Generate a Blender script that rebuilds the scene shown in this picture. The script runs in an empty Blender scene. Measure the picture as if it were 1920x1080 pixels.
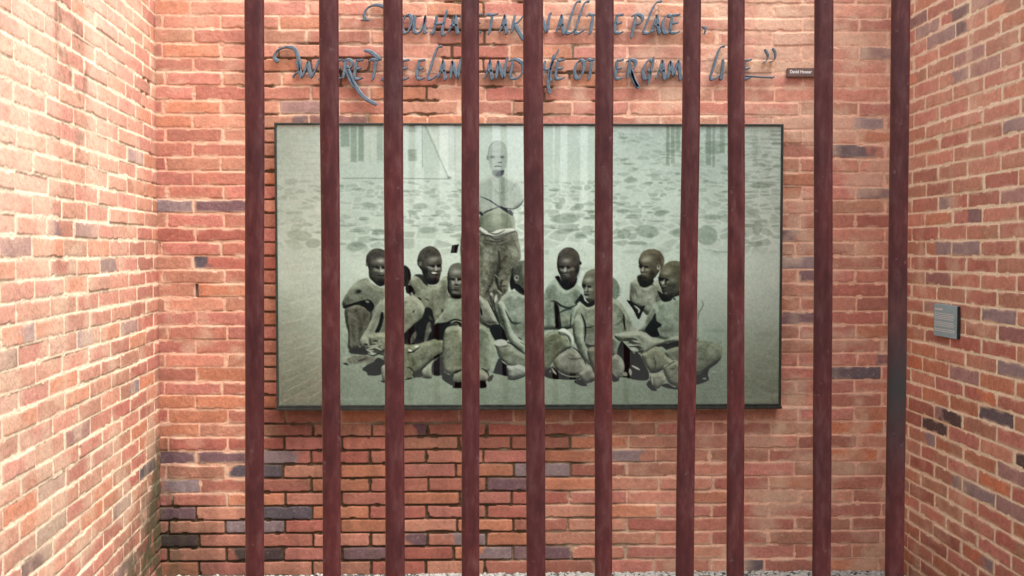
import bpy, math, random
import numpy as np
from mathutils import Vector
R = math.radians
scene = bpy.context.scene

# ------------------------------------------------------------------ camera, sky, sun, exposure
FPX = 1911.0                       # focal length in pixels of a 1920 px wide frame
PITCH, YAW = R(2.05), R(1.25)
CAM = np.array([0.0, -4.25, 1.356])
cam_d = bpy.data.cameras.new('camera'); cam = bpy.data.objects.new('camera', cam_d)
scene.collection.objects.link(cam)
cam.location = CAM; cam.rotation_euler = (R(90) - PITCH, 0, -YAW)
cam_d.sensor_width = 36; cam_d.lens = FPX / 1920 * 36
cam_d.clip_start = 0.05; cam_d.clip_end = 500
scene.camera = cam

SUN_EL, SUN_AZ = R(66), R(122)     # azimuth clockwise from +Y: high, behind the camera and to its right
world = bpy.data.worlds.new('World'); scene.world = world; world.use_nodes = True
nt = world.node_tree; bg = nt.nodes['Background']
sky = nt.nodes.new('ShaderNodeTexSky'); sky.sky_type = 'NISHITA'; sky.sun_disc = False
sky.sun_elevation = SUN_EL; sky.sun_rotation = SUN_AZ
sky.dust_density = 4.0; sky.ozone_density = 1.0; sky.air_density = 1.0
hs = nt.nodes.new('ShaderNodeHueSaturation'); hs.inputs['Saturation'].default_value = 0.35
nt.links.new(sky.outputs[0], hs.inputs['Color']); nt.links.new(hs.outputs[0], bg.inputs[0])
bg.inputs[1].default_value = 0.15
sun_d = bpy.data.lights.new('sun', 'SUN'); sun = bpy.data.objects.new('sun', sun_d)
scene.collection.objects.link(sun)
sun_d.energy = 1.1; sun_d.angle = R(45); sun_d.color = (1.0, 0.96, 0.90)
sd = Vector((math.sin(SUN_AZ) * math.cos(SUN_EL), math.cos(SUN_AZ) * math.cos(SUN_EL), math.sin(SUN_EL)))
sun.rotation_euler = sd.to_track_quat('Z', 'Y').to_euler()
scene.view_settings.view_transform = 'Standard'; scene.view_settings.look = 'None'
scene.view_settings.exposure = 1.58; scene.view_settings.gamma = 1.0
scene.view_settings.use_curve_mapping = False
scene.cycles.max_bounces = 6; scene.cycles.use_denoising = True

# ------------------------------------------------------------------ helpers
_f = np.array([math.sin(YAW) * math.cos(PITCH), math.cos(YAW) * math.cos(PITCH), -math.sin(PITCH)])
_r = np.array([math.cos(YAW), -math.sin(YAW), 0.0]); _u = np.cross(_r, _f)
def at(px, py, point, normal):
    """where the sight line of a photo pixel meets a real plane"""
    d = _f + _r * ((px - 960) / FPX) + _u * ((540 - py) / FPX)
    n = np.array(normal, float); t = np.dot(np.array(point) - CAM, n) / np.dot(d, n)
    return CAM + d * t
def link(name, mesh, mat=None, parent=None):
    o = bpy.data.objects.new(name, mesh); scene.collection.objects.link(o)
    if mat is not None: mesh.materials.append(mat)
    if parent is not None: o.parent = parent
    return o
def tag(o, label=None, cat=None, group=None, kind=None):
    if label: o['label'] = label
    if cat: o['category'] = cat
    if group: o['group'] = group
    if kind: o['kind'] = kind
    return o
def empty(name, loc):
    o = bpy.data.objects.new(name, None); scene.collection.objects.link(o); o.location = loc
    o.empty_display_size = 0.1
    return o
def mesh_from(name, verts, faces, smooth=False):
    m = bpy.data.meshes.new(name); m.from_pydata([tuple(v) for v in verts], [], faces)
    if smooth: m.shade_smooth()
    m.update(); return m
def box(x0, x1, y0, y1, z0, z1, bevel=0.0, name='box'):
    import bmesh
    bm = bmesh.new()
    bmesh.ops.create_cube(bm, size=1)
    for v in bm.verts:
        v.co = Vector(((x0 + x1) / 2 + v.co.x * (x1 - x0), (y0 + y1) / 2 + v.co.y * (y1 - y0), (z0 + z1) / 2 + v.co.z * (z1 - z0)))
    if bevel > 0:
        bmesh.ops.bevel(bm, geom=list(bm.edges), offset=bevel, segments=2, affect='EDGES')
    m = bpy.data.meshes.new(name); bm.to_mesh(m); bm.free(); return m
def lin(c):
    c = np.asarray(c, float) / 255.0
    return np.where(c <= 0.04045, c / 12.92, ((c + 0.055) / 1.055) ** 2.4)
_rs = np.random.RandomState(7)
_LAT = _rs.rand(16, 257, 257).astype(np.float32)
def vn(x, y, scale, seed=0):
    """smooth value noise in 0..1"""
    T = _LAT[seed % 16]; x = x / scale + 13.7 * seed + 100; y = y / scale + 7.1 * seed + 100
    xi = np.floor(x).astype(np.int32); yi = np.floor(y).astype(np.int32)
    fx = (x - xi).astype(np.float32); fy = (y - yi).astype(np.float32)
    fx = fx * fx * (3 - 2 * fx); fy = fy * fy * (3 - 2 * fy); xi &= 255; yi &= 255
    a = T[yi, xi]; b = T[yi, xi + 1]; c = T[yi + 1, xi]; d = T[yi + 1, xi + 1]
    return (a + (b - a) * fx) * (1 - fy) + (c + (d - c) * fx) * fy
def fbm(x, y, scale, seed=0, n=3):
    s = 0; a = 0.5; t = 0
    for i in range(n):
        s = s + a * vn(x, y, scale / 2 ** i, seed + i); t += a; a *= 0.5
    return s / t
def sstep(a, b, x):
    t = np.clip((x - a) / (b - a), 0, 1); return t * t * (3 - 2 * t)
def grid_mesh(name, X, Y, Z, rgb, attr='tint'):
    nv, nu = X.shape
    m = bpy.data.meshes.new(name)
    co = np.stack([X, Y, Z], -1).reshape(-1, 3).astype(np.float32)
    idx = np.arange(nv * nu, dtype=np.int32).reshape(nv, nu)
    q = np.stack([idx[:-1, :-1], idx[:-1, 1:], idx[1:, 1:], idx[1:, :-1]], -1).reshape(-1, 4)
    m.vertices.add(nv * nu); m.vertices.foreach_set('co', co.ravel())
    m.loops.add(q.size); m.loops.foreach_set('vertex_index', q.ravel())
    m.polygons.add(len(q)); m.polygons.foreach_set('loop_start', np.arange(0, q.size, 4, dtype=np.int32))
    m.polygons.foreach_set('use_smooth', np.ones(len(q), dtype=bool))
    m.update(calc_edges=True)
    a = m.color_attributes.new(attr, 'FLOAT_COLOR', 'POINT')
    c = np.ones((nv * nu, 4), np.float32); c[:, :3] = rgb.reshape(-1, 3); a.data.foreach_set('color', c.ravel())
    return m

# ------------------------------------------------------------------ materials
def material(name):
    m = bpy.data.materials.new(name); m.use_nodes = True
    return m, m.node_tree, m.node_tree.nodes['Principled BSDF']
def noise(t, scale, detail=4, rough=0.6, vec=None, stretch=None):
    n = t.nodes.new('ShaderNodeTexNoise'); n.inputs['Scale'].default_value = scale
    n.inputs['Detail'].default_value = detail; n.inputs['Roughness'].default_value = rough
    tc = t.nodes.new('ShaderNodeTexCoord')
    if stretch:
        mp = t.nodes.new('ShaderNodeMapping'); mp.inputs['Scale'].default_value = stretch
        t.links.new(tc.outputs['Object'], mp.inputs[0]); t.links.new(mp.outputs[0], n.inputs['Vector'])
    else:
        t.links.new(tc.outputs['Object'], n.inputs['Vector'])
    return n
def ramp(t, src, stops):
    r = t.nodes.new('ShaderNodeValToRGB'); e = r.color_ramp.elements
    e[0].position, e[0].color = stops[0][0], (*stops[0][1], 1)
    e[1].position, e[1].color = stops[-1][0], (*stops[-1][1], 1)
    for p, c in stops[1:-1]:
        k = e.new(p); k.color = (*c, 1)
    t.links.new(src, r.inputs[0]); return r
def bump(t, src, strength, dist, bsdf):
    b = t.nodes.new('ShaderNodeBump'); b.inputs['Strength'].default_value = strength
    b.inputs['Distance'].default_value = dist
    t.links.new(src, b.inputs['Height']); t.links.new(b.outputs[0], bsdf.inputs['Normal'])
def simple(name, c0, c1, scale, rough, metal=0.0, bumpd=0.0, stretch=None, spec=0.5):
    m, t, b = material(name); n = noise(t, scale, stretch=stretch)
    r = ramp(t, n.outputs['Fac'], [(0.3, c0), (0.7, c1)]); t.links.new(r.outputs[0], b.inputs['Base Color'])
    b.inputs['Roughness'].default_value = rough; b.inputs['Metallic'].default_value = metal
    b.inputs['Specular IOR Level'].default_value = spec
    if bumpd: bump(t, n.outputs['Fac'], 0.6, bumpd, b)
    return m
def brick_material():
    m, t, b = material('brick_and_mortar')
    a = t.nodes.new('ShaderNodeAttribute'); a.attribute_name = 'tint'
    n = noise(t, 260, 5, 0.7); n2 = noise(t, 38, 4, 0.6)
    r = ramp(t, n.outputs['Fac'], [(0.3, (.74, .74, .74)), (0.7, (1.22, 1.22, 1.22))])
    r2 = ramp(t, n2.outputs['Fac'], [(0.3, (.90, .88, .88)), (0.7, (1.09, 1.10, 1.10))])
    for k, (s0, s1) in enumerate(((a.outputs['Color'], r.outputs[0]), (None, r2.outputs[0]))):
        mx = t.nodes.new('ShaderNodeMix'); mx.data_type = 'RGBA'; mx.blend_type = 'MULTIPLY'
        mx.inputs['Factor'].default_value = 1.0
        t.links.new(s0 if s0 else prev, mx.inputs['A']); t.links.new(s1, mx.inputs['B']); prev = mx.outputs['Result']
    t.links.new(prev, b.inputs['Base Color'])
    b.inputs['Roughness'].default_value = 0.92; b.inputs['Specular IOR Level'].default_value = 0.25
    bump(t, n.outputs['Fac'], 0.5, 0.0015, b)
    return m
M_BRICK = brick_material()

def bar_material(name='oxide_red_paint', dark_span=None):
    m, t, b = material(name)
    n = noise(t, 70, 7, 0.72, stretch=(1, 1, .30)); n2 = noise(t, 5, 3, 0.5)
    r = ramp(t, n.outputs['Fac'], [(0.30, (.046, .013, .014)), (0.50, (.078, .018, .018)), (0.72, (.114, .045, .042))])
    r2 = ramp(t, n2.outputs['Fac'], [(0.35, (.80, .80, .84)), (0.65, (1.14, 1.04, .98))])
    mx = t.nodes.new('ShaderNodeMix'); mx.data_type = 'RGBA'; mx.blend_type = 'MULTIPLY'; mx.inputs['Factor'].default_value = 1
    t.links.new(r.outputs[0], mx.inputs['A']); t.links.new(r2.outputs[0], mx.inputs['B'])
    sp = noise(t, 75, 2, 0.4); s = ramp(t, sp.outputs['Fac'], [(0.70, (0, 0, 0)), (0.76, (1, 1, 1))])
    mx2 = t.nodes.new('ShaderNodeMix'); mx2.data_type = 'RGBA'
    t.links.new(s.outputs[0], mx2.inputs['Factor']); t.links.new(mx.outputs['Result'], mx2.inputs['A'])
    mx2.inputs['B'].default_value = (.11, .05, .05, 1)
    t.links.new(mx2.outputs['Result'], b.inputs['Base Color'])
    rr = ramp(t, n.outputs['Fac'], [(0.3, (.30,) * 3), (0.7, (.55,) * 3)])
    t.links.new(rr.outputs[0], b.inputs['Roughness']); b.inputs['Specular IOR Level'].default_value = 0.30
    if dark_span:                                             # a near-black length partway up the bar
        tc = t.nodes.new('ShaderNodeTexCoord'); sx_ = t.nodes.new('ShaderNodeSeparateXYZ'); t.links.new(tc.outputs['Object'], sx_.inputs[0])
        ad = t.nodes.new('ShaderNodeMath'); ad.operation = 'MULTIPLY_ADD'; ad.inputs[1].default_value = .16; t.links.new(n2.outputs['Fac'], ad.inputs[0]); t.links.new(sx_.outputs['Z'], ad.inputs[2])
        lo, hi = dark_span; w = ramp(t, ad.outputs[0], [(lo / 3, (0, 0, 0)), ((lo + .22) / 3, (1, 1, 1)), ((hi - .20) / 3, (1, 1, 1)), (hi / 3, (0, 0, 0))])
        dv = t.nodes.new('ShaderNodeMath'); dv.operation = 'DIVIDE'; dv.inputs[1].default_value = 3; t.links.new(ad.outputs[0], dv.inputs[0]); t.links.new(dv.outputs[0], w.inputs[0])
        m3 = t.nodes.new('ShaderNodeMix'); m3.data_type = 'RGBA'; t.links.new(w.outputs[0], m3.inputs['Factor']); t.links.new(mx2.outputs['Result'], m3.inputs['A'])
        m3.inputs['B'].default_value = (.034, .029, .029, 1); t.links.new(m3.outputs['Result'], b.inputs['Base Color'])
    bump(t, n.outputs['Fac'], 0.35, 0.0012, b)
    return m
M_BAR = bar_material(); M_BAR_DARK = bar_material('oxide_red_paint_dark_length', (.94, 1.38));

# ------------------------------------------------------------------ brick walls (every brick in relief)
COURSE, PITCHB = 0.0582, 0.2400
PAL = [(194, 122, 103), (202, 132, 111), (186, 110, 95), (204, 139, 115), (199, 128, 99), (178, 112, 95), (198, 125, 110), (190, 130, 107)]
PURPLE, SLATE, DARK, GREY, ORANGE, TAN = (126, 98, 102), (100, 92, 98), (88, 72, 72), (150, 132, 132), (204, 128, 94), (186, 138, 112)
def brick_wall(origin, udir, nrm, us, vs, off0, flip, seed, overrides, fields, holes=()):
    rs = np.random.RandomState(seed); off0 = off0 % PITCHB
    U, V = np.meshgrid(us.astype(np.float32), vs.astype(np.float32))
    u2 = U + (fbm(U, V, .11, seed, 2) - .5) * .0050 + (vn(U, V, .016, seed + 3) - .5) * .0018
    v2 = V + (fbm(U, V, .20, seed + 5, 2) - .5) * .0045 + (vn(U, V, .02, seed + 2) - .5) * .0015
    nr = int(vs[-1] / COURSE) + 4; nc = int(us[-1] / PITCHB) + 8
    b = np.arange(nr + 1) * COURSE + rs.uniform(-.0016, .0016, nr + 1); b[0] = -.01
    row = np.clip(np.searchsorted(b, v2.ravel()).reshape(v2.shape) - 1, 0, nr - 1)
    rj = rs.uniform(-.006, .006, nr)
    off = off0 + ((row + flip) % 2) * PITCHB / 2 + rj[row] - 2 * PITCHB
    jj = rs.normal(0, .006, (nr, nc + 4)).clip(-.012, .012)
    col = np.clip(np.floor((u2 - off) / PITCHB).astype(int), 0, nc)
    lft = off + col * PITCHB + jj[row, col]; rgt = off + (col + 1) * PITCHB + jj[row, col + 1]
    col = np.clip(col - (u2 < lft) + (u2 > rgt), 0, nc)
    lft = off + col * PITCHB + jj[row, col]; rgt = off + (col + 1) * PITCHB + jj[row, col + 1]
    f = fields(U, V)                                     # dict of 2-D masks
    jw = f.get('joint', .0048) + rs.uniform(-.0014, .0016, (nr, nc + 4))[row, col] + (vn(U, V, .05, seed + 6) - .5) * .002
    dx = np.minimum(u2 - lft, rgt - u2) - jw
    dy = np.minimum(v2 - b[row], b[np.minimum(row + 1, nr)] - v2) - jw * .82
    rad = .006; qx = np.maximum(rad - dx, 0); qy = np.maximum(rad - dy, 0)
    dist = rad - np.hypot(qx, qy); dist = np.where((qx > 0) | (qy > 0), dist, np.minimum(dx, dy))
    chip = sstep(.74, .9, vn(U, V, .035, seed + 8)) * sstep(.011, .003, dist) * .006
    dist = dist - chip
    mask = sstep(-.0012, .0016, dist)
    raked = f['raked']
    # relief
    jh = rs.normal(0, .0012, (nr, nc + 4))[row, col]; tlt = rs.normal(0, .010, (nr, nc + 4))[row, col]
    cu = (lft + rgt) / 2
    rough = (fbm(U, V, .012, seed + 1, 2) - .5) * .0014 + (vn(U, V, .004, seed + 4) - .5) * .0006
    hb = jh + tlt * (u2 - cu) * .6 + rough - .0009 * np.exp(-np.maximum(dist, 0) / .003)
    hm = -(.0014 + .0078 * raked) + (fbm(U, V, .01, seed + 9, 2) - .5) * .003 * (1 + raked)
    h = hm + (hb - hm) * mask
    for (hu, hv, hw, hh) in holes:
        k = sstep(hw / 2 + .002, hw / 2 - .001, abs(U - hu)) * sstep(hh / 2 + .002, hh / 2 - .001, abs(V - hv)); h = h - .035 * k
    # albedo
    pal = np.array([lin(p) for p in PAL]) * np.array([.98, 1.08, 1.08]); pick = rs.randint(0, len(PAL), (nr, nc + 4))
    base = pal[pick] * rs.uniform(.84, 1.13, (nr, nc + 4, 1)); sec = base.copy(); blend = np.zeros((nr, nc + 4)) + 9.
    for _ in range(int(f['odd'] * nr * nc)):             # stray over-burnt bricks
        r_, c_ = rs.randint(0, nr), rs.randint(0, nc)
        kind = lin([PURPLE, GREY, TAN, ORANGE, TAN, GREY][rs.randint(6)])
        if rs.rand() < .5: base[r_, c_] = base[r_, c_] * .35 + kind * .65
        else: sec[r_, c_] = kind * rs.uniform(.8, 1.1); blend[r_, c_] = rs.uniform(.3, .8)
    for (ou, ov, kind, part) in overrides:
        r_ = int(np.clip(np.searchsorted(b, ov) - 1, 0, nr - 1)); o_ = off0 + ((r_ + flip) % 2) * PITCHB / 2 + rj[r_] - 2 * PITCHB
        c_ = int(np.floor((ou - o_) / PITCHB))
        if part is None: base[r_, c_] = sec[r_, c_] = lin(kind); blend[r_, c_] = 9
        elif part > 0: sec[r_, c_] = lin(kind); blend[r_, c_] = part
        else: sec[r_, c_] = base[r_, c_]; base[r_, c_] = lin(kind); blend[r_, c_] = -part
    t = (u2 - lft) / PITCHB; bl = sstep(-.07, .07, t - blend[row, col] + (vn(U, V, .03, seed + 7) - .5) * .3)[..., None]
    brick = base[row, col] * (1 - bl) + sec[row, col] * bl
    g = (vn(U, V, .010, seed + 2) * .5 + vn(U, V, .0045, seed + 10) * .5 - .5)
    brick = brick * (1 + .34 * g + .30 * (fbm(U, V, .06, seed + 11, 3) - .5))[..., None]
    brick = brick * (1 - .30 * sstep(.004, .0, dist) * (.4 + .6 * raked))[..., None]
    fleck = sstep(.86, .95, vn(U, V, .006, seed + 12))[..., None]
    brick = brick * (1 - .18 * fleck) + lin((236, 206, 180)) * .18 * fleck
    cream = lin((246, 218, 186)) * 1.02; soil = lin((98, 80, 58))
    mort = cream + (soil - cream) * sstep(.15, .85, raked)[..., None]
    mort = mort * (.86 + .30 * fbm(U, V, .03, seed + 13, 3))[..., None]
    mort = mort + (np.array(lin((206, 128, 104))) - mort) * f.get('rub', 0.0) * (1 - sstep(.15, .6, raked))[..., None]
    # smeared mortar over the brick faces, then strong light painted in as a pale tint
    smear = sstep(.50, .80, fbm(U, V, .13, seed + 14, 3) + f['smear']) * (1 - raked)
    edge = sstep(.012, .0, dist) * sstep(.45, .75, vn(U, V, .05, seed + 1)) * (1 - raked) * .75
    k = np.clip(np.maximum(smear * .55, edge), 0, 1)[..., None]
    brick = brick * (1 - k) + cream * .76 * k
    rgb = mort + (brick - mort) * mask[..., None]
    w = (f['painted_light'] * (.7 + .6 * fbm(U, V, .10, seed + 15, 3)))[..., None].clip(0, 1)
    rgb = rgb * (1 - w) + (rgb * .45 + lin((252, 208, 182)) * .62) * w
    d = (f['damp_dark'])[..., None]
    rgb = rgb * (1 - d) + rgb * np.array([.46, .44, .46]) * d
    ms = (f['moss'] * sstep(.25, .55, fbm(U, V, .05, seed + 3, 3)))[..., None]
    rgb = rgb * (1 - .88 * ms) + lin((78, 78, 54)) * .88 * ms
    for (hu, hv, hw, hh) in holes:
        k = (sstep(hw / 2 + .003, hw / 2, abs(U - hu)) * sstep(hh / 2 + .003, hh / 2, abs(V - hv)))[..., None]; rgb = rgb * (1 - .9 * k)
    rgb = np.clip(rgb, .004, .88)
    O = np.array(origin); ud = np.array(udir); nn = np.array(nrm)
    P = O + U[..., None] * ud + V[..., None] * np.array([0, 0, 1.0]) + h[..., None] * nn
    return grid_mesh('brick_wall', P[..., 0], P[..., 1], P[..., 2], rgb)
def axis(a, fine_end, end, cell, coarse):
    x = np.arange(a, fine_end, cell)
    return np.concatenate([x, np.arange(fine_end, end + coarse / 2, coarse)]) if end > fine_end else x
def gauss(x, c, w): return np.exp(-((x - c) / w) ** 2)

XL, XR, WALL_H = -1.372, 1.742, 2.95
AL = R(4.44); LDIR = np.array([math.sin(AL), -math.cos(AL), 0.0]); LNRM = np.array([math.cos(AL), math.sin(AL), 0.0])
RDIR = np.array([0.0, -1.0, 0.0]); RNRM = np.array([-1.0, 0.0, 0.0])
def bk(px, py): p = at(px, py, (0, 0, 0), (0, 1, 0)); return p[0] - XL, p[2]
def lf(px, py): p = at(px, py, (XL, 0, 0), LNRM); return float(np.dot(p - np.array([XL, 0, 0]), LDIR)), p[2]
def rt(px, py): p = at(px, py, (XR, 0, 0), RNRM); return -p[1], p[2]
def rect(U, V, x0, x1, z0, z1, s):          # soft-edged rectangle
    return sstep(x0 - s, x0 + s, U) * sstep(x1 + s, x1 - s, U) * sstep(z0 - s, z0 + s, V) * sstep(z1 + s, z1 - s, V)
def fields_back(U, V):
    n = (fbm(U, V, .35, 4, 3) - .5) * .5
    nn_ = fbm(U, V, .12, 12, 3) - .5
    low = sstep(.32, .48, U + n * .3) * sstep(2.55, 1.10, U + n * .6 + nn_ * 1.1) * sstep(.75, .58, V + n * .2)
    lowl = rect(U, V + n * .3, -.5, .55, -.5, .30, .06)
    top = rect(U + n * .5, V + n * .4, .36, .95, 1.86, 2.32, .12) * (.45 + .5 * sstep(.4, .6, fbm(U, V, .14, 7, 2)))
    topm = rect(U + n * .8, V, .95, 1.75, 1.86, 2.6, .15) * sstep(.42, .56, fbm(U, V, .16, 6, 3)) * .9
    side = rect(U, V + n * .1, .38, .50, .60, 1.9, .035)
    raked = np.clip(np.maximum.reduce([low, lowl, top, topm, side, .35 * rect(U, V, .15, .45, 1.0, 2.2, .1) * sstep(.5, .6, fbm(U, V, .1, 2, 2))]), 0, 1)
    damp_dark = .40 * sstep(.34, .06, V + n * .25) * sstep(.75, .05, U) + .34 * low + .45 * rect(U, V, -.1, .06, -.1, .6, .05)  # moisture at the base, plus a darker strip in the left corner
    damp_dark = damp_dark + .25 * rect(U, V + n * .1, .40, 1.9, .60, .74, .03)  # darker band along the underside of the panel
    drip = sstep(.45, .75, fbm(U * 3.2, V * .45, .22, 13, 3))
    damp_dark = damp_dark + .45 * rect(U + n * .2, V, .40, .72, .52, .74, .05) + .28 * drip * sstep(.75, .60, V) * sstep(1.7, .6, U) + .35 * sstep(.34, .0, V + n * .3 + U * .25)
    damp_dark = damp_dark + .22 * drip * rect(U + n * .3, V, .36, .95, 1.86, 2.4, .1)
    painted_light = .22 * sstep(1.4, 2.4, V) * (1 - .6 * raked) + .08 * sstep(1.45, 2.2, U) * (1 - raked)  # paler with height: brightness from above painted into the colour
    smear = -.12 + .12 * sstep(1.55, 2.0, U) + .06 * sstep(1.7, 2.3, V) * sstep(1.2, 1.8, U)
    moss = .35 * sstep(.30, .05, V) * sstep(.35, .02, U) + .30 * rect(U, V, .42, .9, 1.84, 1.93, .03) + .22 * raked * sstep(.55, .75, fbm(U, V, .09, 9, 2))
    return dict(raked=raked, damp_dark=damp_dark.clip(0, .85), painted_light=painted_light.clip(0, 1), smear=smear, moss=moss.clip(0, 1), odd=.04, joint=.0040, rub=.50)
ov_back = [(*bk(335, 389), GREY, None), (*bk(420, 389), PURPLE, None), (*bk(375, 497), SLATE, -.2), (*bk(340, 857), PURPLE, None), (*bk(415, 857), PURPLE, None),
           (*bk(440, 881), SLATE, .1), (*bk(345, 960), PURPLE, .45), (*bk(445, 985), GREY, None), (*bk(330, 1012), DARK, None), (*bk(450, 1039), DARK, .1),
           (*bk(1610, 288), SLATE, -.7), (*bk(1648, 238), GREY, .3), (*bk(1652, 368), PURPLE, None), (*bk(1650, 110), PURPLE, None), (*bk(1610, 705), SLATE, None),
           (*bk(1652, 680), PURPLE, .4), (*bk(1500, 599), PURPLE, .15), (*bk(1490, 441), PURPLE, -.5), (*bk(1495, 495), GREY, None), (*bk(1480, 262), PURPLE, -.5),
           (*bk(545, 962), SLATE, None), (*bk(555, 857), GREY, -.7), (*bk(710, 801), PURPLE, .75), (*bk(1640, 886), TAN, None), (*bk(1480, 805), TAN, None),
           (*bk(1605, 808), ORANGE, None), (*bk(1600, 861), ORANGE, None), (*bk(1170, 857), GREY, -.7), (*bk(975, 883), GREY, None), (*bk(1345, 1062), SLATE, .6),
           (*bk(1600, 520), PURPLE, -.5), (*bk(980, 912), PURPLE, None), (*bk(690, 1036), PURPLE, None), (*bk(1000, 1040), PURPLE, None), (*bk(560, 808), TAN, -.6)]
hx, hz = bk(369, 545)
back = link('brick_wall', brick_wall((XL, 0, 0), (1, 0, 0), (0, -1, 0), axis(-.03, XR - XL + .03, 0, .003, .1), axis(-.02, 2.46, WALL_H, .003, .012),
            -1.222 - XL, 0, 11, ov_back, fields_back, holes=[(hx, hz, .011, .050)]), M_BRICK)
back['kind'] = 'thing'; tag(back, 'long red brick wall facing the bars, behind the framed photograph and raised lettering', 'wall')

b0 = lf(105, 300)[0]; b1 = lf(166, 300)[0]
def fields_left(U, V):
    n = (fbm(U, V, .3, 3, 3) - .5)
    band = sstep(b1 - .03, b1 + .03, U + n * .06) * sstep(b0 + .03, b0 - .03, U + n * .06)  # upright strip that the painted brightness mostly skips
    painted_light = (.80 * sstep(.65, 2.1, V) + .30 * sstep(.2, 1.4, U)) * (1 - .62 * band * sstep(1.0, 1.4, V))  # overexposed light, high up and towards the viewer, painted into the colour
    painted_light = painted_light * (.35 + .65 * sstep(.02, .75, U + n * .4))
    damp_dark = .35 * sstep(.28, .0, U + n * .2) * sstep(.1, .6, V + .3) * .4 + .85 * sstep(.80, .25, V + U * .7 + n * .25) + .5 * sstep(.05, 0, U)  # moist low corner, plus darker along the inner corner
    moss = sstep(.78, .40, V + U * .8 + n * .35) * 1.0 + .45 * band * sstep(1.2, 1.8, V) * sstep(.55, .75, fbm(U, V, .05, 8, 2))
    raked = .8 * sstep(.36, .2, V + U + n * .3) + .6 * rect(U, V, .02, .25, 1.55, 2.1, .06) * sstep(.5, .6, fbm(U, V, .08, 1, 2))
    return dict(raked=raked.clip(0, 1), damp_dark=damp_dark.clip(0, .8), painted_light=painted_light.clip(0, 1), smear=-.02 + .1 * sstep(.4, 1.0, U), moss=moss.clip(0, 1), odd=.03)
ov_left = [(*lf(15, 462), PURPLE, None), (*lf(92, 425), PURPLE, .5), (*lf(192, 497), SLATE, .1), (*lf(243, 285), GREY, None), (*lf(20, 672), DARK, -.5), (*lf(75, 1008), DARK, None),
           (*lf(47, 1062), DARK, None), (*lf(92, 1040), DARK, -.4), (*lf(212, 965), PURPLE, None), (*lf(280, 866), SLATE, None), (*lf(255, 717), GREY, -.5), (*lf(60, 625), GREY, -.4),
           (*lf(25, 965), ORANGE, None), (*lf(45, 990), ORANGE, None), (*lf(125, 710), ORANGE, None), (*lf(180, 460), ORANGE, None), (*lf(190, 955), ORANGE, None), (*lf(185, 625), GREY, .3)]
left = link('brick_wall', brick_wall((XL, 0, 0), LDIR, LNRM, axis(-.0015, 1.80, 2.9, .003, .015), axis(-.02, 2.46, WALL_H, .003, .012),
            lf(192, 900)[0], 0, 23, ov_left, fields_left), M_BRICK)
left['kind'] = 'thing'; tag(left, 'left side brick wall, painted pale high up where light is strong, green and moist in the corner', 'wall')

def fields_right(U, V):
    n = (fbm(U, V, .3, 5, 3) - .5)
    painted_light = .28 * sstep(.8, 2.2, V) + .05  # brightness from above painted in, paler with height
    damp_dark = .45 * sstep(.35, .0, V + n * .2) + .35 * sstep(.05, 0, U)  # darker towards the base and along the inner corner
    return dict(raked=.0 * U, damp_dark=damp_dark.clip(0, .8), painted_light=painted_light, smear=-.06 + .03 * n, moss=(.2 * sstep(.3, 0, V)), odd=.20, joint=.0054)
ov_right = [(*rt(1782, 772), DARK, .25), (*rt(1762, 791), DARK, None), (*rt(1877, 771), SLATE, None), (*rt(1912, 858), DARK, None), (*rt(1835, 915), GREY, None), (*rt(1733, 28), PURPLE, None),
            (*rt(1772, 38), SLATE, .4), (*rt(1840, 32), SLATE, -.4), (*rt(1728, 62), GREY, None), (*rt(1750, 76), GREY, None), (*rt(1905, 236), GREY, None), (*rt(1788, 468), GREY, None),
            (*rt(1795, 405), PURPLE, .4), (*rt(1840, 596), GREY, None), (*rt(1875, 700), GREY, None), (*rt(1812, 372), GREY, -.4), (*rt(1790, 145), GREY, .5), (*rt(1727, 900), TAN, None),
            (*rt(1790, 960), TAN, None), (*rt(1875, 900), ORANGE, None), (*rt(1780, 850), TAN, .5)]
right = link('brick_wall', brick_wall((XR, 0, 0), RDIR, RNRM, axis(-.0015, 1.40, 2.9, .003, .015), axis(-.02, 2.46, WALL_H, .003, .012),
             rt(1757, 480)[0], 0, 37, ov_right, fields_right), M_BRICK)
right['kind'] = 'thing'; tag(right, 'right side brick wall of mixed red and purple bricks carrying the small grey plaque', 'wall')

# solid cores and a coping so the walls have real thickness
M_COPE = simple('cast_coping', (.30, .27, .23), (.42, .38, .33), 18, .9, bumpd=.002)
def prism(o, ud, nn, u0, u1, n0, n1, z0, z1):
    o = np.array(o, float); c = [(u0, n0), (u1, n0), (u1, n1), (u0, n1)]
    v = [o + a * np.array(ud) + b_ * np.array(nn) + np.array([0, 0, z]) for z in (z0, z1) for a, b_ in c]
    return mesh_from('core', v, [(0, 1, 5, 4), (1, 2, 6, 5), (2, 3, 7, 6), (3, 0, 4, 7), (3, 2, 1, 0), (4, 5, 6, 7)])
for wall_, o_, ud, nn, L in ((back, (XL, 0, 0), (1, 0, 0), (0, -1, 0), XR - XL), (left, (XL, 0, 0), LDIR, LNRM, 2.9), (right, (XR, 0, 0), RDIR, RNRM, 2.9)):
    u0 = -.26 if wall_ is back else 0.0; u1 = L + .26 if wall_ is back else L
    link('core', prism(o_, ud, nn, u0, u1, -.24, -.022, -.05, WALL_H - .004), M_BRICK if False else M_COPE, wall_)
    link('coping', prism(o_, ud, nn, u0 + (.0 if wall_ is back else .03), u1, -.27, .03, WALL_H, WALL_H + .06), M_COPE, wall_)

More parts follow.
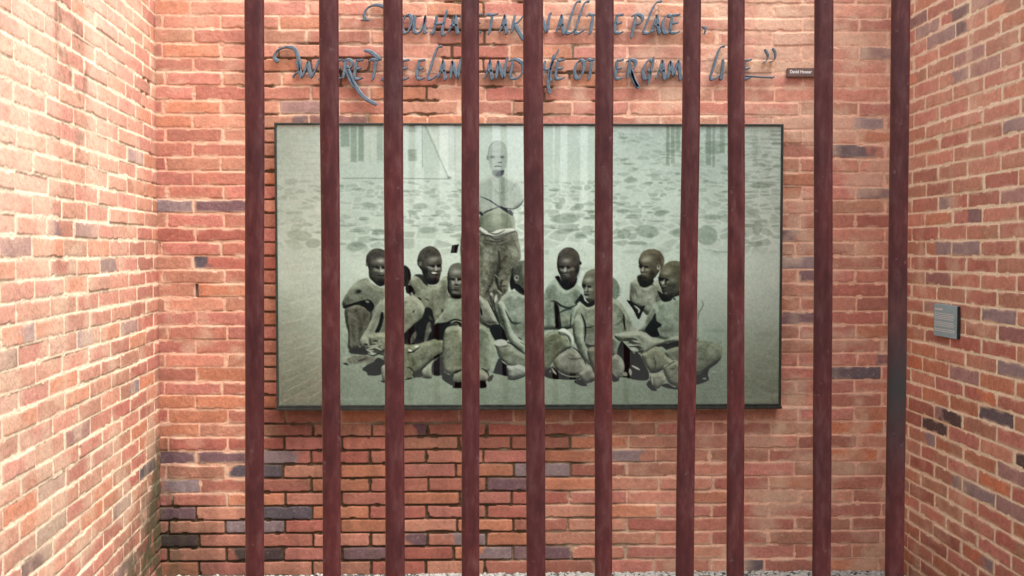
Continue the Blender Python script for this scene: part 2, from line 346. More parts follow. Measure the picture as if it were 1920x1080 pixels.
# ------------------------------------------------------------------ ground and gravel
M_GROUND = simple('stone_dust', (.055, .055, .05), (.10, .10, .09), 30, .95, bumpd=.004)
gx = np.linspace(-40, 40, 3); GX, GY = np.meshgrid(gx, np.linspace(-60, 20, 3))
g = link('ground', grid_mesh('ground', GX, GY, GX * 0, np.ones((3, 3, 3)) * .4), M_GROUND); tag(g, kind='structure')
rg = random.Random(3); gv, gf = [], []
for i in range(5200):
    x = rg.uniform(XL + .01, XR - .01); y = -abs(rg.gauss(0, .14)) - .012; s = rg.uniform(.004, .012)
    if x < -.3 and rg.random() < .75: continue
    k = len(gv); z = s * rg.uniform(.2, .6)
    a0 = rg.uniform(0, 6.3)
    for j in range(5): a = a0 + j * 1.257; q = s * rg.uniform(.75, 1.2); gv.append((x + q * math.cos(a), y + q * .8 * math.sin(a), z + rg.uniform(-.2, .2) * s))
    gv.append((x, y, z + s * .6)); gv.append((x, y, z - s * .6))
    for j in range(5): gf.append((k + j, k + (j + 1) % 5, k + 5)); gf.append((k + (j + 1) % 5, k + j, k + 6))
gr = link('gravel', mesh_from('gravel', gv, gf), simple('limestone_chips', (.26, .27, .24), (.46, .46, .42), 60, .9))
tag(gr, 'pale stone chips along the foot of the back wall', 'gravel', kind='stuff')

# ------------------------------------------------------------------ the printed photograph (painted into a fine colour grid)
S = 2; X0, Y0, PW, PH = 512, 226, 962, 542
CV = np.zeros((PH * S, PW * S, 3), np.float32)
yy, xx = np.mgrid[0:PH * S, 0:PW * S].astype(np.float32); xx = xx / S + X0; yy = yy / S + Y0
def cr(pts, n=6, closed=True):
    P = np.array(pts, float); N = len(P); out = []
    rng = range(N) if closed else range(N - 1)
    for i in rng:
        if closed: a, b, c, d = P[i - 1], P[i], P[(i + 1) % N], P[(i + 2) % N]
        else: a, b, c, d = P[max(i - 1, 0)], P[i], P[i + 1], P[min(i + 2, N - 1)]
        for t in np.arange(n) / n:
            out.append(.5 * ((2 * b) + (-a + c) * t + (2 * a - 5 * b + 4 * c - d) * t * t + (-a + 3 * b - 3 * c + d) * t ** 3))
    if not closed: out.append(P[-1])
    return np.array(out)
def blur(m, r):
    r = int(r)
    if r < 1: return m
    for ax in (0, 1):
        p = np.pad(m, [(r + 1, r) if a == ax else (0, 0) for a in (0, 1)], mode='edge'); c = np.cumsum(p, ax, dtype=np.float64)
        n = m.shape[ax]; sl = lambda a, b: (slice(a, b), slice(None)) if ax == 0 else (slice(None), slice(a, b))
        m = ((c[sl(2 * r + 1, 2 * r + 1 + n)] - c[sl(0, n)]) / (2 * r + 1)).astype(np.float32)
    return m
def window(x0, x1, y0, y1, pad=6):
    a = max(int((x0 - pad - X0) * S), 0); b = min(int((x1 + pad - X0) * S), PW * S); c = max(int((y0 - pad - Y0) * S), 0); d = min(int((y1 + pad - Y0) * S), PH * S)
    return (slice(c, d), slice(a, b))
def put(w, m, col, al=1.0):
    CV[w] += (np.array(col, np.float32) - CV[w]) * (m * al)[..., None]
def poly(pts, col, al=1.0, soft=.5, smooth=True, rim=.0, tex=0.0):
    P = cr(pts) if smooth else np.array(pts, float)
    w = window(P[:, 0].min(), P[:, 0].max(), P[:, 1].min(), P[:, 1].max(), 4 + soft * 2); X, Y = xx[w], yy[w]
    ins = np.zeros(X.shape, bool)
    for (xa, ya), (xb, yb) in zip(P, np.roll(P, -1, 0)):
        if ya == yb: continue
        ins ^= ((ya > Y) != (yb > Y)) & (X < (xb - xa) * (Y - ya) / (yb - ya) + xa)
    m = blur(blur(ins.astype(np.float32), soft * S / 1.5), soft * S / 1.5)
    if tex: m = m * (1 - tex * vn(X, Y, 3.0, 5))
    put(w, m, col, al)
    if rim:                                              # rounded modelling of the printed figures
        hg = blur(blur(m, 2 * S), 2 * S) * 5 + blur(blur(m, 5 * S), 4 * S) * 14; gy, gx = np.gradient(hg)
        sh = np.clip(1 + rim * 1.5 * (gy * .85 - gx * .35) - .13 * rim, .50, 1.12); CV[w] *= (1 + (sh - 1) * m * al)[..., None]
    return w, m
def line(pts, wd, col, al=1.0, soft=.5, taper=True):
    P = cr(pts, 8, False) if len(pts) > 2 else np.linspace(pts[0], pts[-1], 8)
    w = window(P[:, 0].min(), P[:, 0].max(), P[:, 1].min(), P[:, 1].max(), wd + 4); X, Y = xx[w], yy[w]; D = np.full(X.shape, 99., np.float32); n = len(P) - 1
    for i in range(n):
        a, b = P[i], P[i + 1]; ab = b - a; L = max((ab ** 2).sum(), 1e-6)
        t = np.clip(((X - a[0]) * ab[0] + (Y - a[1]) * ab[1]) / L, 0, 1); q = (i + t) / n
        r = wd / 2 * (np.sin(np.pi * (.12 + .76 * q)) if taper else 1)
        D = np.minimum(D, np.hypot(X - a[0] - t * ab[0], Y - a[1] - t * ab[1]) - r)
    put(w, sstep(soft, -soft, D), col, al)
def ell(cx, cy, rx, ry, col, al=1.0, ang=0, soft=.5):
    r = max(rx, ry); w = window(cx - r, cx + r, cy - r, cy + r, 4 + soft); X, Y = xx[w] - cx, yy[w] - cy; c, s = math.cos(R(ang)), math.sin(R(ang))
    d = np.hypot((X * c + Y * s) / rx, (-X * s + Y * c) / ry); put(w, sstep(1 + soft / min(rx, ry), 1 - soft / min(rx, ry), d), col, al)
def blob(cx, cy, rx, ry, col, al=1.0, ang=0):
    r = max(rx, ry) * 2.2; w = window(cx - r, cx + r, cy - r, cy + r, 0); X, Y = xx[w] - cx, yy[w] - cy; c, s = math.cos(R(ang)), math.sin(R(ang))
    d2 = ((X * c + Y * s) / rx) ** 2 + ((-X * s + Y * c) / ry) ** 2; put(w, np.exp(-d2 * 1.1), col, al)
K0, K1 = (30, 29, 33), (52, 48, 46)                       # printing blacks
PRINT_GAIN = 0.92
# backdrop: pale rubble wall above, smooth sand below
ty = (yy - Y0) / PH; tx = (xx - X0) / PW
top_c, mid_c, low_c = np.array([176, 194, 186.]), np.array([196, 212, 198.]), np.array([128, 139, 120.])
a_ = sstep(.05, .42, ty)[..., None]; b_ = sstep(.45, .98, ty)[..., None]
CV[:] = (top_c + (mid_c - top_c) * a_); CV[:] = CV + (low_c - CV) * b_
CV[:] *= (1 - .15 * sstep(.22, .0, tx) - .03 * sstep(.75, 1.0, tx) * ty)[..., None]
CV[:] += (16 * (1 - abs(tx - .55) * 2).clip(0, 1) * (1 - .5 * ty))[..., None]
CV[:] += ((fbm(xx, yy, 60, 3, 3) - .5) * 14)[..., None]
rs = np.random.RandomState(5)
STONE, SKYW = (128, 144, 130), (206, 216, 208)
# boarding and sash windows drawn into the top of the print
for k in range(9): line([(518, 240 + k * 11), (600, 241 + k * 11)], 2.0, (140, 152, 140), .30, 1.0, False)
for k in range(9): line([(1396, 243 + k * 11), (1462, 243 + k * 11)], 2.0, (140, 154, 142), .28, 1.0, False)
for k in range(4): line([(1445, 243 + k * 8), (1464, 243 + k * 8)], 3.0, (112, 126, 116), .55, .8, False)
def slat(x0, x1, y0, y1, c, al=.75): poly([(x0, y0), (x1, y0), (x1, y1), (x0, y1)], c, al * .72, 1.3, False)
slat(636, 728, 228, 304, (170, 184, 170), .5)
slat(638, 654, 228, 275, (116, 132, 120)); slat(657, 668, 228, 303, (120, 134, 122)); slat(671, 681, 228, 301, (108, 124, 112)); slat(683, 690, 228, 305, (192, 202, 190)); slat(694, 704, 228, 300, (194, 204, 192))
slat(706, 716, 228, 300, (136, 150, 136), .6); slat(640, 654, 278, 306, (194, 204, 190), .7)
slat(1247, 1253, 228, 307, (112, 124, 104)); slat(1256, 1263, 228, 305, (128, 138, 120)); slat(1265, 1273, 228, 280, (128, 138, 122)); slat(1265, 1273, 282, 306, (196, 208, 196))
slat(1320, 1357, 262, 285, (128, 142, 128), .6); slat(1322, 1332, 228, 308, (116, 130, 116), .7); slat(1334, 1339, 228, 312, (124, 134, 118), .7); slat(1341, 1347, 284, 310, (194, 206, 194)); slat(1348, 1358, 228, 285, (128, 142, 128), .7)
slat(1412, 1420, 240, 310, (146, 158, 146), .5)
slat(760, 781, 228, 247, (150, 162, 148), .8); slat(763, 780, 279, 301, (130, 142, 126), .85); slat(761, 766, 250, 277, (186, 198, 186), .6); slat(770, 775, 250, 277, (186, 198, 186), .6)
line([(790, 232), (790, 312)], 1.6, (110, 122, 108), .8, .6, False)
poly([(798, 238), (840, 336), (872, 336), (872, 228), (796, 228)], SKYW, .75, 1.2, False)
line([(796, 236), (839, 333)], 2.6, (118, 130, 124), .5, 1.2, False); line([(640, 333), (700, 333), (838, 334)], 2.2, (110, 122, 110), .55, .9, False)
blob(840, 332, 4, 3, (90, 100, 94), .8)
slat(838, 852, 228, 320, (156, 174, 164), .5)  # upright strip: a pillar's reflection painted into the print
def worley(px, py, sx_, sy_, seed):                     # irregular stones with pale joints
    X = xx / sx_ + px; Y = yy / sy_ + py; ix = np.floor(X).astype(int); iy = np.floor(Y).astype(int); f1 = np.full(X.shape, 9., np.float32); f2 = f1.copy(); tone = np.zeros_like(f1)
    for dx_ in (-1, 0, 1):
        for dy_ in (-1, 0, 1):
            cx_, cy_ = (ix + dx_) & 255, (iy + dy_) & 255; jx = _LAT[seed][cy_, cx_]; jy = _LAT[seed + 1][cy_, cx_]
            d = np.hypot(X - (ix + dx_ + jx), Y - (iy + dy_ + jy)).astype(np.float32); t_ = _LAT[seed + 2][cy_, cx_]
            nearer = d < f1; f2 = np.where(nearer, f1, np.minimum(f2, d)); tone = np.where(nearer, t_, tone); f1 = np.where(nearer, d, f1)
    return f2 - f1, tone
wob_ = (fbm(xx, yy, 12, 4, 3) - .5)
e1, t1 = worley(0, 0, 21, 8, 1); e2, t2 = worley(3, 5, 30, 15, 5)
kk = sstep(395, 425, yy + wob_ * 50); ed, tn = e1 + (e2 - e1) * kk, np.where(kk > .5, t2, t1)
zone = sstep(334, 340, yy) * sstep(482, 452, yy + wob_ * 30); zone = np.maximum(zone, sstep(1112, 1150, xx) * sstep(470, 452, yy) * sstep(228, 250, yy) * .8)
kst = sstep(.10, .26, ed + wob_ * .12) * sstep(.12, .75, tn) * zone * (.45 + .5 * fbm(xx, yy, 50, 9, 2))
CV[:] += (np.array((122, 136, 122), np.float32) - CV) * (kst * .52)[..., None]; CV[:] += (((1 - sstep(.0, .10, ed)) * zone * 8) * sstep(.4, .7, fbm(xx, yy, 30, 2, 2)))[..., None]
for k in range(26):                                    # flat rubble stones, in loose courses
    y = 342 + k * 5.1 + rs.uniform(-2, 2); x = 518 + rs.uniform(0, 30)
    while x < 1464:
        big = (y - 340) / 130; w_ = rs.uniform(10, 30) * (1 + .3 * big); h_ = rs.uniform(2.5, 6.5) * (.75 + .9 * big)
        if rs.rand() < .17:
            if 236 < 0: break
            n_ = 7; an = np.linspace(0, 2 * np.pi, n_, endpoint=False) + rs.uniform(0, 1)
            pts = [(x + w_ / 2 * math.cos(a) * rs.uniform(.75, 1.1), y + h_ / 2 * math.sin(a) * rs.uniform(.6, 1.15)) for a in an]
            d_ = rs.uniform(.30, .80) * (1 if y < 462 else .55); poly(pts, STONE, d_, 1.0)
            if rs.rand() < .3: line([(x - w_ / 2, y + h_ / 2), (x, y + h_ / 2 + 1), (x + w_ / 2, y + h_ / 2)], 1.6, (104, 118, 106), .7, .7)
        x += w_ * rs.uniform(.8, 1.7)
for k in range(60):
    x, y = rs.uniform(1120, 1460), rs.uniform(255, 345)
    ell(x, y, rs.uniform(5, 14), rs.uniform(1.2, 3), STONE, rs.uniform(.3, .75), rs.uniform(-12, 12), 1.2)
for (x, y, a, b2) in ((1058, 408, 26, 10), (1083, 386, 9, 6), (1045, 385, 7, 6), (1085, 438, 11, 5), (1056, 432, 16, 5), (1168, 437, 13, 9), (1212, 432, 22, 12), (1180, 336, 13, 5), (1325, 440, 20, 18), (1420, 425, 9, 14), (1385, 435, 14, 14),
                     (1425, 346, 22, 5), (1335, 405, 18, 5), (1236, 398, 12, 6), (665, 460, 18, 9), (690, 383, 14, 5), (560, 440, 24, 10), (585, 455, 14, 9), (545, 340, 12, 6), (800, 430, 18, 6), (786, 385, 13, 6), (1410, 395, 14, 6), (1270, 435, 12, 7), (1052, 375, 6, 7)):
    ell(x, y, a, b2, (134, 148, 134), .62, rs.uniform(-8, 8), 1.6)
for k in range(40): blob(rs.uniform(520, 1460), rs.uniform(480, 755), rs.uniform(12, 40), rs.uniform(2, 7), (124, 134, 116) if k % 2 else (160, 172, 152), .28)
poly([(845, 458), (858, 456), (854, 473), (842, 473)], (26, 38, 34), 1, .5, False)

SK, SKL, SKD = (128, 131, 114), (150, 160, 144), (112, 110, 92)      # printed skin tones
PT, PTD, PTL = (128, 130, 106), (88, 84, 70), (152, 154, 132)       # printed trouser tones
HD, HDL = (84, 76, 70), (128, 118, 110)
# ---- standing man
poly([(922, 322), (940, 322), (958, 331), (974, 340), (981, 360), (977, 380), (962, 390), (956, 402), (900, 402), (892, 388), (884, 365), (887, 344), (903, 333)], (168, 178, 168), rim=.45, al=.85)
poly([(933, 330), (944, 330), (944, 386), (933, 384)], (112, 126, 116), .45, 1.0, False); blob(905, 350, 8, 12, (170, 180, 170), .4); blob(962, 352, 8, 12, (170, 180, 170), .4); line([(925, 352), (931, 360), (944, 358)], 1.6, (104, 114, 106), .5, .8)  # the dark upright strip is a pillar's reflection painted into the print
poly([(899, 398), (928, 390), (958, 398), (961, 432), (930, 440), (897, 432)], (140, 148, 126), rim=.75, al=.95, soft=1.2)
blob(928, 408, 16, 14, (170, 178, 156), .8); blob(951, 415, 6, 14, (120, 122, 104), .5); blob(902, 412, 4, 14, (116, 120, 100), .5)
poly([(864, 436), (897, 430), (930, 438), (963, 430), (970, 448), (974, 480), (966, 500), (955, 520), (948, 548), (938, 560), (925, 585), (905, 590), (870, 600), (862, 500)], (116, 110, 92), rim=.75, al=1, soft=1, tex=.25)
for p, w_, c, al in (([(932, 470), (934, 490), (928, 520), (934, 545)], 7, K1, .8), ([(925, 500), (920, 525), (908, 550)], 5, K1, .55), ([(945, 480), (936, 492)], 4, (70, 66, 58), .7), ([(940, 500), (930, 505)], 4, K1, .6),
                     ([(900, 452), (930, 458), (960, 448)], 2.2, (84, 80, 66), .6), ([(906, 470), (904, 520)], 6, (136, 128, 106), .5), ([(960, 460), (962, 490)], 8, (134, 134, 112), .6), ([(940, 515), (934, 545)], 4, K1, .6),
                     ([(912, 540), (922, 575)], 5, K1, .6), ([(960, 445), (972, 480)], 1.6, (80, 84, 70), .7)): line(p, w_, c, al, .9)
poly([(898, 424), (916, 434), (936, 428), (962, 427), (954, 437), (938, 444), (922, 446), (898, 437)], (196, 196, 184), rim=.75, al=.95, soft=.7)
for p in ([(898, 438), (915, 440), (926, 447), (945, 445)], [(912, 434), (928, 437), (944, 430)], [(952, 436), (964, 432)], [(905, 448), (930, 452), (948, 446)]): line(p, 2.2, (54, 50, 50), .85, .5)
for p, w_ in (([(898, 367), (915, 374), (932, 385), (946, 391)], 2.4), ([(899, 401), (912, 394), (933, 386)], 2.6), ([(932, 385), (946, 392), (956, 401)], 6), ([(944, 388), (960, 390), (972, 384), (979, 372)], 2.2), ([(953, 392), (958, 402)], 5), ([(897, 396), (902, 402)], 5)):
    line(p, w_, (48, 54, 70), .9, .7)
poly([(931, 262), (919, 267), (913, 280), (913, 298), (917, 313), (923, 323), (931, 329), (940, 325), (946, 311), (949, 292), (946, 273), (940, 265)], (160, 170, 163), .9, 1.2); ell(911.5, 294, 2, 5, (120, 130, 124), .8); line([(931, 303), (938, 303)], 3, (60, 66, 64), .8, .7); poly([(932, 320), (943, 318), (936, 329), (926, 327)], (34, 38, 60), .85, 1.2)
blob(929, 312, 5, 3, (176, 184, 178), .7); line([(913, 300), (914, 280), (920, 268), (930, 262)], 1.4, (104, 114, 108), .6, .7)
blob(921, 293, 4, 2.2, (66, 74, 72), .8); blob(939, 293, 4, 2.2, (58, 64, 62), .8); line([(931, 293), (930, 302)], 2.2, (158, 166, 160), .6, .7); line([(924, 311), (931, 310), (938, 311)], 2.4, (60, 66, 66), .8, .6); blob(931, 277, 8, 5, (166, 174, 168), .5); poly([(922, 318), (940, 318), (942, 326), (931, 332), (921, 326)], (92, 98, 104), .6, 1.2); line([(966, 340), (958, 352), (954, 362)], 1.6, (120, 130, 130), .6, 1)
# ---- far left man (knee up) and the arm reaching over it
poly([(640, 572), (643, 556), (655, 538), (670, 524), (686, 520), (692, 528), (712, 538), (730, 533), (745, 545), (742, 600), (735, 660), (700, 660), (690, 620), (660, 590)], SK, rim=.75, al=1, soft=.8)
blob(668, 540, 12, 8, (158, 162, 142), .6); blob(715, 556, 12, 14, (160, 164, 142), .5)
poly([(645, 576), (668, 567), (694, 578), (694, 596), (684, 618), (674, 640), (668, 652), (650, 654), (650, 625), (645, 600)], (112, 106, 90), rim=.75, al=1, soft=.8, tex=.15)
line([(664, 580), (672, 605), (672, 640)], 8, (84, 74, 62), .6, 1.4); line([(651, 585), (655, 625), (656, 650)], 5, (130, 128, 108), .6, 1.2)
poly([(641, 573), (655, 568), (672, 563), (688, 560), (696, 566), (699, 574), (692, 584), (680, 575), (668, 570), (655, 573), (643, 577)], K0, .95, .6)
ell(686, 564, 4, 2.2, (140, 136, 124), .9, 20); blob(670, 545, 6, 4, K0, 1.0); line([(690, 570), (693, 590), (688, 612)], 3.5, K1, .7, 1)
poly([(706, 568), (722, 556), (724, 575), (716, 596), (703, 622), (708, 640), (700, 655), (676, 652), (671, 640), (683, 618), (694, 596)], (156, 158, 138), rim=.75, al=1, soft=.8)
poly([(712, 584), (717, 590), (712, 612), (706, 624), (700, 622), (707, 604)], K0, .95, .6); line([(716, 556), (712, 566)], 1.5, (90, 100, 80), .6)
poly([(690, 628), (712, 622), (740, 630), (742, 655), (712, 662), (692, 650)], (146, 148, 124), rim=.75, al=1, soft=1)
for p, w_, c in (([(697, 638), (705, 638)], 3.2, K0), ([(680, 644), (686, 645)], 4, K0), ([(684, 655), (700, 650), (712, 656)], 2.2, (190, 190, 176)), ([(688, 649), (704, 646)], 2.2, (186, 188, 170)), ([(686, 663), (698, 666), (712, 658), (722, 652)], 2.6, K0),
                  ([(683, 656), (692, 660), (706, 656)], 2.8, K1), ([(690, 659), (698, 662)], 2.6, (186, 184, 170)), ([(696, 645), (702, 645)], 1.8, K1), ([(706, 651), (712, 646)], 2, K1), ([(700, 670), (716, 673), (724, 680)], 4, (136, 130, 118))): line(p, w_, c, .9, .5)
poly([(652, 656), (675, 650), (684, 656), (686, 664), (664, 663), (654, 661)], K0, .92, .8); ell(668, 673, 22, 8, (112, 106, 90), .9, -6, 1.2); line([(641, 680), (650, 683)], 4, K0, .9); line([(668, 676), (684, 671)], 4, K1, .8)
poly([(688, 668), (704, 670), (712, 672), (704, 684), (686, 684)], (124, 118, 106), .95, .9)
poly([(676, 692), (684, 684), (696, 678), (706, 670), (722, 680), (714, 690), (710, 702), (688, 703), (684, 697)], (38, 40, 38), .97, .7); poly([(712, 688), (722, 684), (722, 706), (714, 712)], (152, 148, 138), rim=.40, al=1, soft=.7); line([(711, 714), (718, 715), (722, 711)], 4, (24, 30, 28), .95)
poly([(685, 478), (694, 467), (707, 464), (720, 469), (729, 484), (730, 505), (726, 522), (716, 534), (706, 534), (697, 526), (690, 518), (688, 500), (684, 494)], HD, rim=.40, al=1, soft=.7)
blob(713, 487, 9, 6, (150, 148, 140), .9); blob(700, 489, 6, 6, (112, 106, 100), .7); line([(694, 499), (704, 498)], 2.6, K0, .9); line([(708, 502), (719, 499)], 3, K0, .9); blob(713, 507, 5, 5, (190, 190, 180), .9); blob(701, 504, 4, 3, (150, 146, 138), .8)
line([(706, 513), (718, 514)], 2.5, K0, .8); blob(710, 517, 5, 2, (110, 104, 100), .7); blob(712, 528, 8, 6, (26, 24, 26), .9); ell(685.5, 494, 2.2, 3.5, (96, 88, 82), 1); blob(704, 475, 12, 6, (84, 76, 72), .5)
# ---- second man (smiling) with the dark-headed man in front of him
poly([(765, 530), (772, 517), (786, 514), (800, 533), (818, 532), (828, 518), (840, 520), (842, 560), (838, 606), (815, 610), (800, 592), (782, 575), (766, 555)], (146, 148, 124), rim=.75, al=1, soft=.8)
poly([(774, 514), (790, 514), (800, 534), (792, 530), (784, 520)], K1, .9, .8); blob(792, 545, 10, 6, (158, 160, 138), .6); line([(808, 540), (808, 575)], 1.5, (96, 94, 76), .6, .7)
line([(827, 580), (827, 600)], 2, (62, 58, 50), .8, .7); blob(827, 582, 2, 4, K0, .9); line([(781, 556), (787, 561)], 3.4, K0, .9); line([(794, 558), (801, 562)], 2.6, K1, .7); line([(835, 545), (835, 552)], 3, K0, .9)
poly([(740, 560), (757, 556), (772, 552), (784, 562), (794, 578), (788, 598), (772, 612), (757, 628), (738, 640)], (152, 154, 132), rim=.75, al=1, soft=.9); line([(771, 585), (774, 580)], 2.4, K0, .8); blob(765, 570, 8, 8, (162, 164, 140), .6)
poly([(740, 636), (757, 622), (774, 606), (788, 594), (795, 576), (806, 578), (810, 594), (814, 612), (828, 614), (830, 636), (808, 640), (780, 644), (752, 648)], (36, 32, 38), .97, 1)
line([(776, 622), (768, 642)], 9, (112, 108, 96), .85, 1.2); line([(802, 604), (800, 616), (794, 640)], 9, (112, 108, 98), .85, 1.2); blob(805, 618, 4, 4, (166, 162, 152), .8); line([(812, 606), (820, 614)], 4, (120, 116, 104), .7, 1)
line([(800, 590), (808, 600)], 5, (96, 92, 80), .6, 1.3)
poly([(718, 660), (745, 645), (775, 645), (800, 638), (829, 633), (830, 662), (806, 676), (786, 694), (774, 700), (745, 700), (722, 690)], (132, 135, 106), rim=.75, al=1, soft=.8, tex=.08)
line([(745, 675), (780, 668), (826, 648)], 5, (112, 112, 86), .6, 1.4); line([(828, 660), (806, 675), (786, 694), (774, 706)], 4.5, K0, .95, .6, False); line([(826, 668), (808, 677), (796, 686)], 3, (160, 162, 140), .9, .7)
line([(760, 661), (772, 658), (784, 649)], 2.6, K0, .9); line([(762, 655), (769, 657)], 3.6, (214, 216, 202), 1); line([(774, 649), (782, 648)], 3.6, (214, 216, 202), 1); ell(762, 699, 10, 10, (126, 126, 102), 1); line([(758, 688), (766, 690), (774, 698)], 2, K0, .8); line([(756, 711), (770, 708)], 3, K0, .9)
poly([(786, 698), (796, 686), (807, 682), (808, 706), (790, 706)], (148, 152, 132), rim=.40, al=1, soft=.7); poly([(772, 698), (786, 694), (788, 706), (772, 706)], K1, .9, 1); line([(788, 707), (806, 709)], 2.4, K0, .9)
poly([(808, 680), (828, 668), (828, 700), (808, 702)], (44, 42, 50), .95, .8)
ell(755, 516, 13, 20, (48, 42, 42), 1, 0, .8); blob(766, 528, 3, 4, (126, 122, 112), .9); poly([(758, 535), (768, 534), (775, 545), (774, 550), (760, 548)], K0, .95, .7); blob(769, 549, 2.4, 2.4, (210, 212, 200), .9)
poly([(780, 485), (785, 470), (797, 461), (810, 461), (821, 470), (826, 486), (825, 500), (823, 515), (820, 527), (812, 532), (800, 531), (792, 520), (788, 506), (781, 496)], HD, rim=.40, al=1, soft=.7)
blob(806, 486, 10, 7, (138, 130, 124), .75); ell(785, 493, 3, 4.5, (112, 104, 98), 1); line([(798, 496), (810, 497), (824, 494)], 3, K0, .9); blob(802, 500, 6, 3, (170, 166, 158), .8, 15); blob(815, 502, 3.5, 5, (184, 180, 172), .85)
line([(807, 510), (815, 510)], 3.4, (226, 226, 218), 1, .4); blob(795, 508, 5, 8, (30, 26, 28), .85); blob(810, 516, 7, 2, (96, 82, 82), .7); blob(806, 526, 12, 6, (28, 24, 28), .9); line([(824, 492), (825, 508)], 2.4, K1, .8)
# ---- third man, arms folded over raised knees
poly([(812, 604), (830, 580), (842, 556), (880, 548), (900, 556), (915, 568), (926, 592), (934, 608), (905, 616), (880, 612), (840, 612), (815, 612)], (152, 160, 138), rim=.75, al=1, soft=.8); poly([(896, 556), (910, 566), (922, 590), (930, 604), (906, 606), (896, 600)], (154, 152, 140), rim=.75, al=.9, soft=1)
line([(912, 562), (924, 586), (936, 612)], 2.6, K0, .9); line([(898, 576), (901, 590)], 3.6, K0, .9); line([(815, 606), (835, 604), (850, 598), (868, 602)], 3.5, K0, .85); blob(850, 575, 16, 10, (168, 178, 156), .55)
poly([(818, 606), (842, 604), (832, 618), (830, 636), (812, 634), (806, 616)], (34, 32, 36), .92, 1)
poly([(828, 632), (834, 616), (846, 610), (858, 612), (866, 626), (872, 660), (870, 692), (852, 700), (842, 702), (828, 694), (826, 664)], (140, 144, 118), rim=.75, al=1, soft=.7, tex=.05)
poly([(868, 616), (884, 608), (904, 610), (918, 622), (928, 648), (922, 672), (916, 692), (904, 702), (884, 700), (872, 690), (870, 640)], (140, 148, 126), rim=.75, al=1, soft=.7); blob(918, 655, 8, 18, (164, 172, 152), .7); line([(852, 620), (848, 690)], 10, (128, 128, 100), .45, 2); line([(878, 625), (880, 690)], 8, (104, 106, 86), .7, 2)
line([(843, 608), (851, 603), (860, 606), (866, 616), (869, 630)], 3.4, K0, .95); line([(854, 608), (864, 622)], 3, (196, 192, 178), .9); line([(900, 605), (916, 612), (924, 630)], 3, K0, .9)
poly([(827, 698), (838, 702), (850, 704), (846, 722), (836, 718), (826, 710)], (46, 44, 40), .95, .7); poly([(848, 704), (860, 696), (872, 694), (874, 716), (848, 718)], (134, 138, 120), rim=.40, al=1, soft=.7); line([(843, 703), (852, 697), (866, 693)], 2.2, K0, .9)
poly([(846, 717), (872, 716), (872, 728), (846, 728)], (24, 26, 24), 1, .5, False); poly([(890, 700), (900, 694), (912, 702), (912, 714), (892, 716)], (146, 138, 124), rim=.40, al=1, soft=.7); line([(900, 690), (910, 696), (914, 706)], 2.4, K0, .9); poly([(894, 716), (906, 714), (909, 726), (896, 727)], (24, 26, 24), 1, .6); poly([(912, 708), (922, 702), (920, 712), (913, 716)], K1, .9, .6)
poly([(837, 508), (843, 496), (856, 491), (870, 496), (879, 510), (880, 535), (872, 552), (858, 559), (846, 557), (838, 545), (836, 525)], (104, 100, 92), rim=.75, al=1, soft=.7)
blob(852, 507, 12, 7, (150, 148, 138), .85); line([(838, 522), (848, 521)], 2.6, K0, .8); line([(855, 521), (866, 522)], 2.6, K0, .8); blob(847, 529, 3, 6, (142, 140, 128), .8); blob(858, 529, 5, 3, (158, 156, 146), .8); blob(852, 538, 7, 2, (170, 168, 156), .7); line([(843, 541), (858, 543)], 2.2, K0, .8); blob(850, 547, 6, 2, (120, 116, 108), .8)
blob(850, 555, 10, 4, (22, 20, 24), 1); line([(837, 535), (839, 548)], 3.4, K0, .9); line([(836, 544), (834, 552)], 2.4, (214, 214, 200), .7); blob(872, 540, 5, 10, K1, .8)
# ---- dark gap and fourth man in profile
poly([(915, 612), (934, 608), (948, 626), (948, 638), (930, 640), (922, 632)], (32, 34, 38), .97, .8)
poly([(928, 592), (930, 572), (938, 556), (950, 546), (964, 545), (985, 552), (1003, 560), (1018, 585), (1024, 620), (1024, 655), (990, 668), (965, 648), (945, 620)], SKL, rim=.75, al=1, soft=.9)
poly([(930, 575), (938, 562), (948, 580), (953, 602), (962, 625), (985, 648), (986, 668), (970, 658), (952, 640), (942, 615)], (156, 168, 150), rim=.75, al=1, soft=.8)
line([(945, 580), (950, 592), (956, 602), (964, 606), (974, 604)], 3, (40, 48, 46), .9, .7); blob(962, 604, 7, 3, (60, 68, 62), .7); line([(969, 631), (976, 637)], 2, K0, .8); line([(972, 640), (985, 648)], 1.6, (60, 66, 58), .8); line([(945, 640), (958, 645), (972, 656), (984, 669)], 3, (38, 44, 42), .95, .6)
line([(922, 560), (928, 590), (936, 612)], 2.6, (34, 40, 36), .85)
poly([(924, 640), (934, 636), (946, 638), (950, 646), (972, 658), (988, 672), (988, 690), (965, 692), (948, 688), (934, 672), (928, 655)], (134, 140, 120), rim=.75, al=1, soft=.8, tex=.1); poly([(923, 642), (934, 636), (946, 638), (946, 646), (930, 648)], (186, 190, 180), .95, .8); line([(938, 649), (950, 648)], 2.4, (70, 74, 62), .8)
poly([(922, 698), (930, 676), (936, 672), (946, 682), (949, 704), (934, 702), (924, 700)], (30, 32, 48), .97, .8); line([(938, 676), (948, 684)], 3, (160, 164, 148), .9); poly([(948, 686), (958, 686), (972, 684), (988, 692), (984, 704), (968, 709), (952, 712), (948, 702)], (158, 162, 152), rim=.75, al=1, soft=.7); line([(950, 711), (964, 711), (982, 705)], 3, (28, 36, 32), .9); line([(954, 704), (955, 708)], 2.2, K0, .8)
for p in ([(960, 690), (980, 696)], [(962, 698), (978, 702)]): line(p, 2, (126, 128, 116), .7, .8)
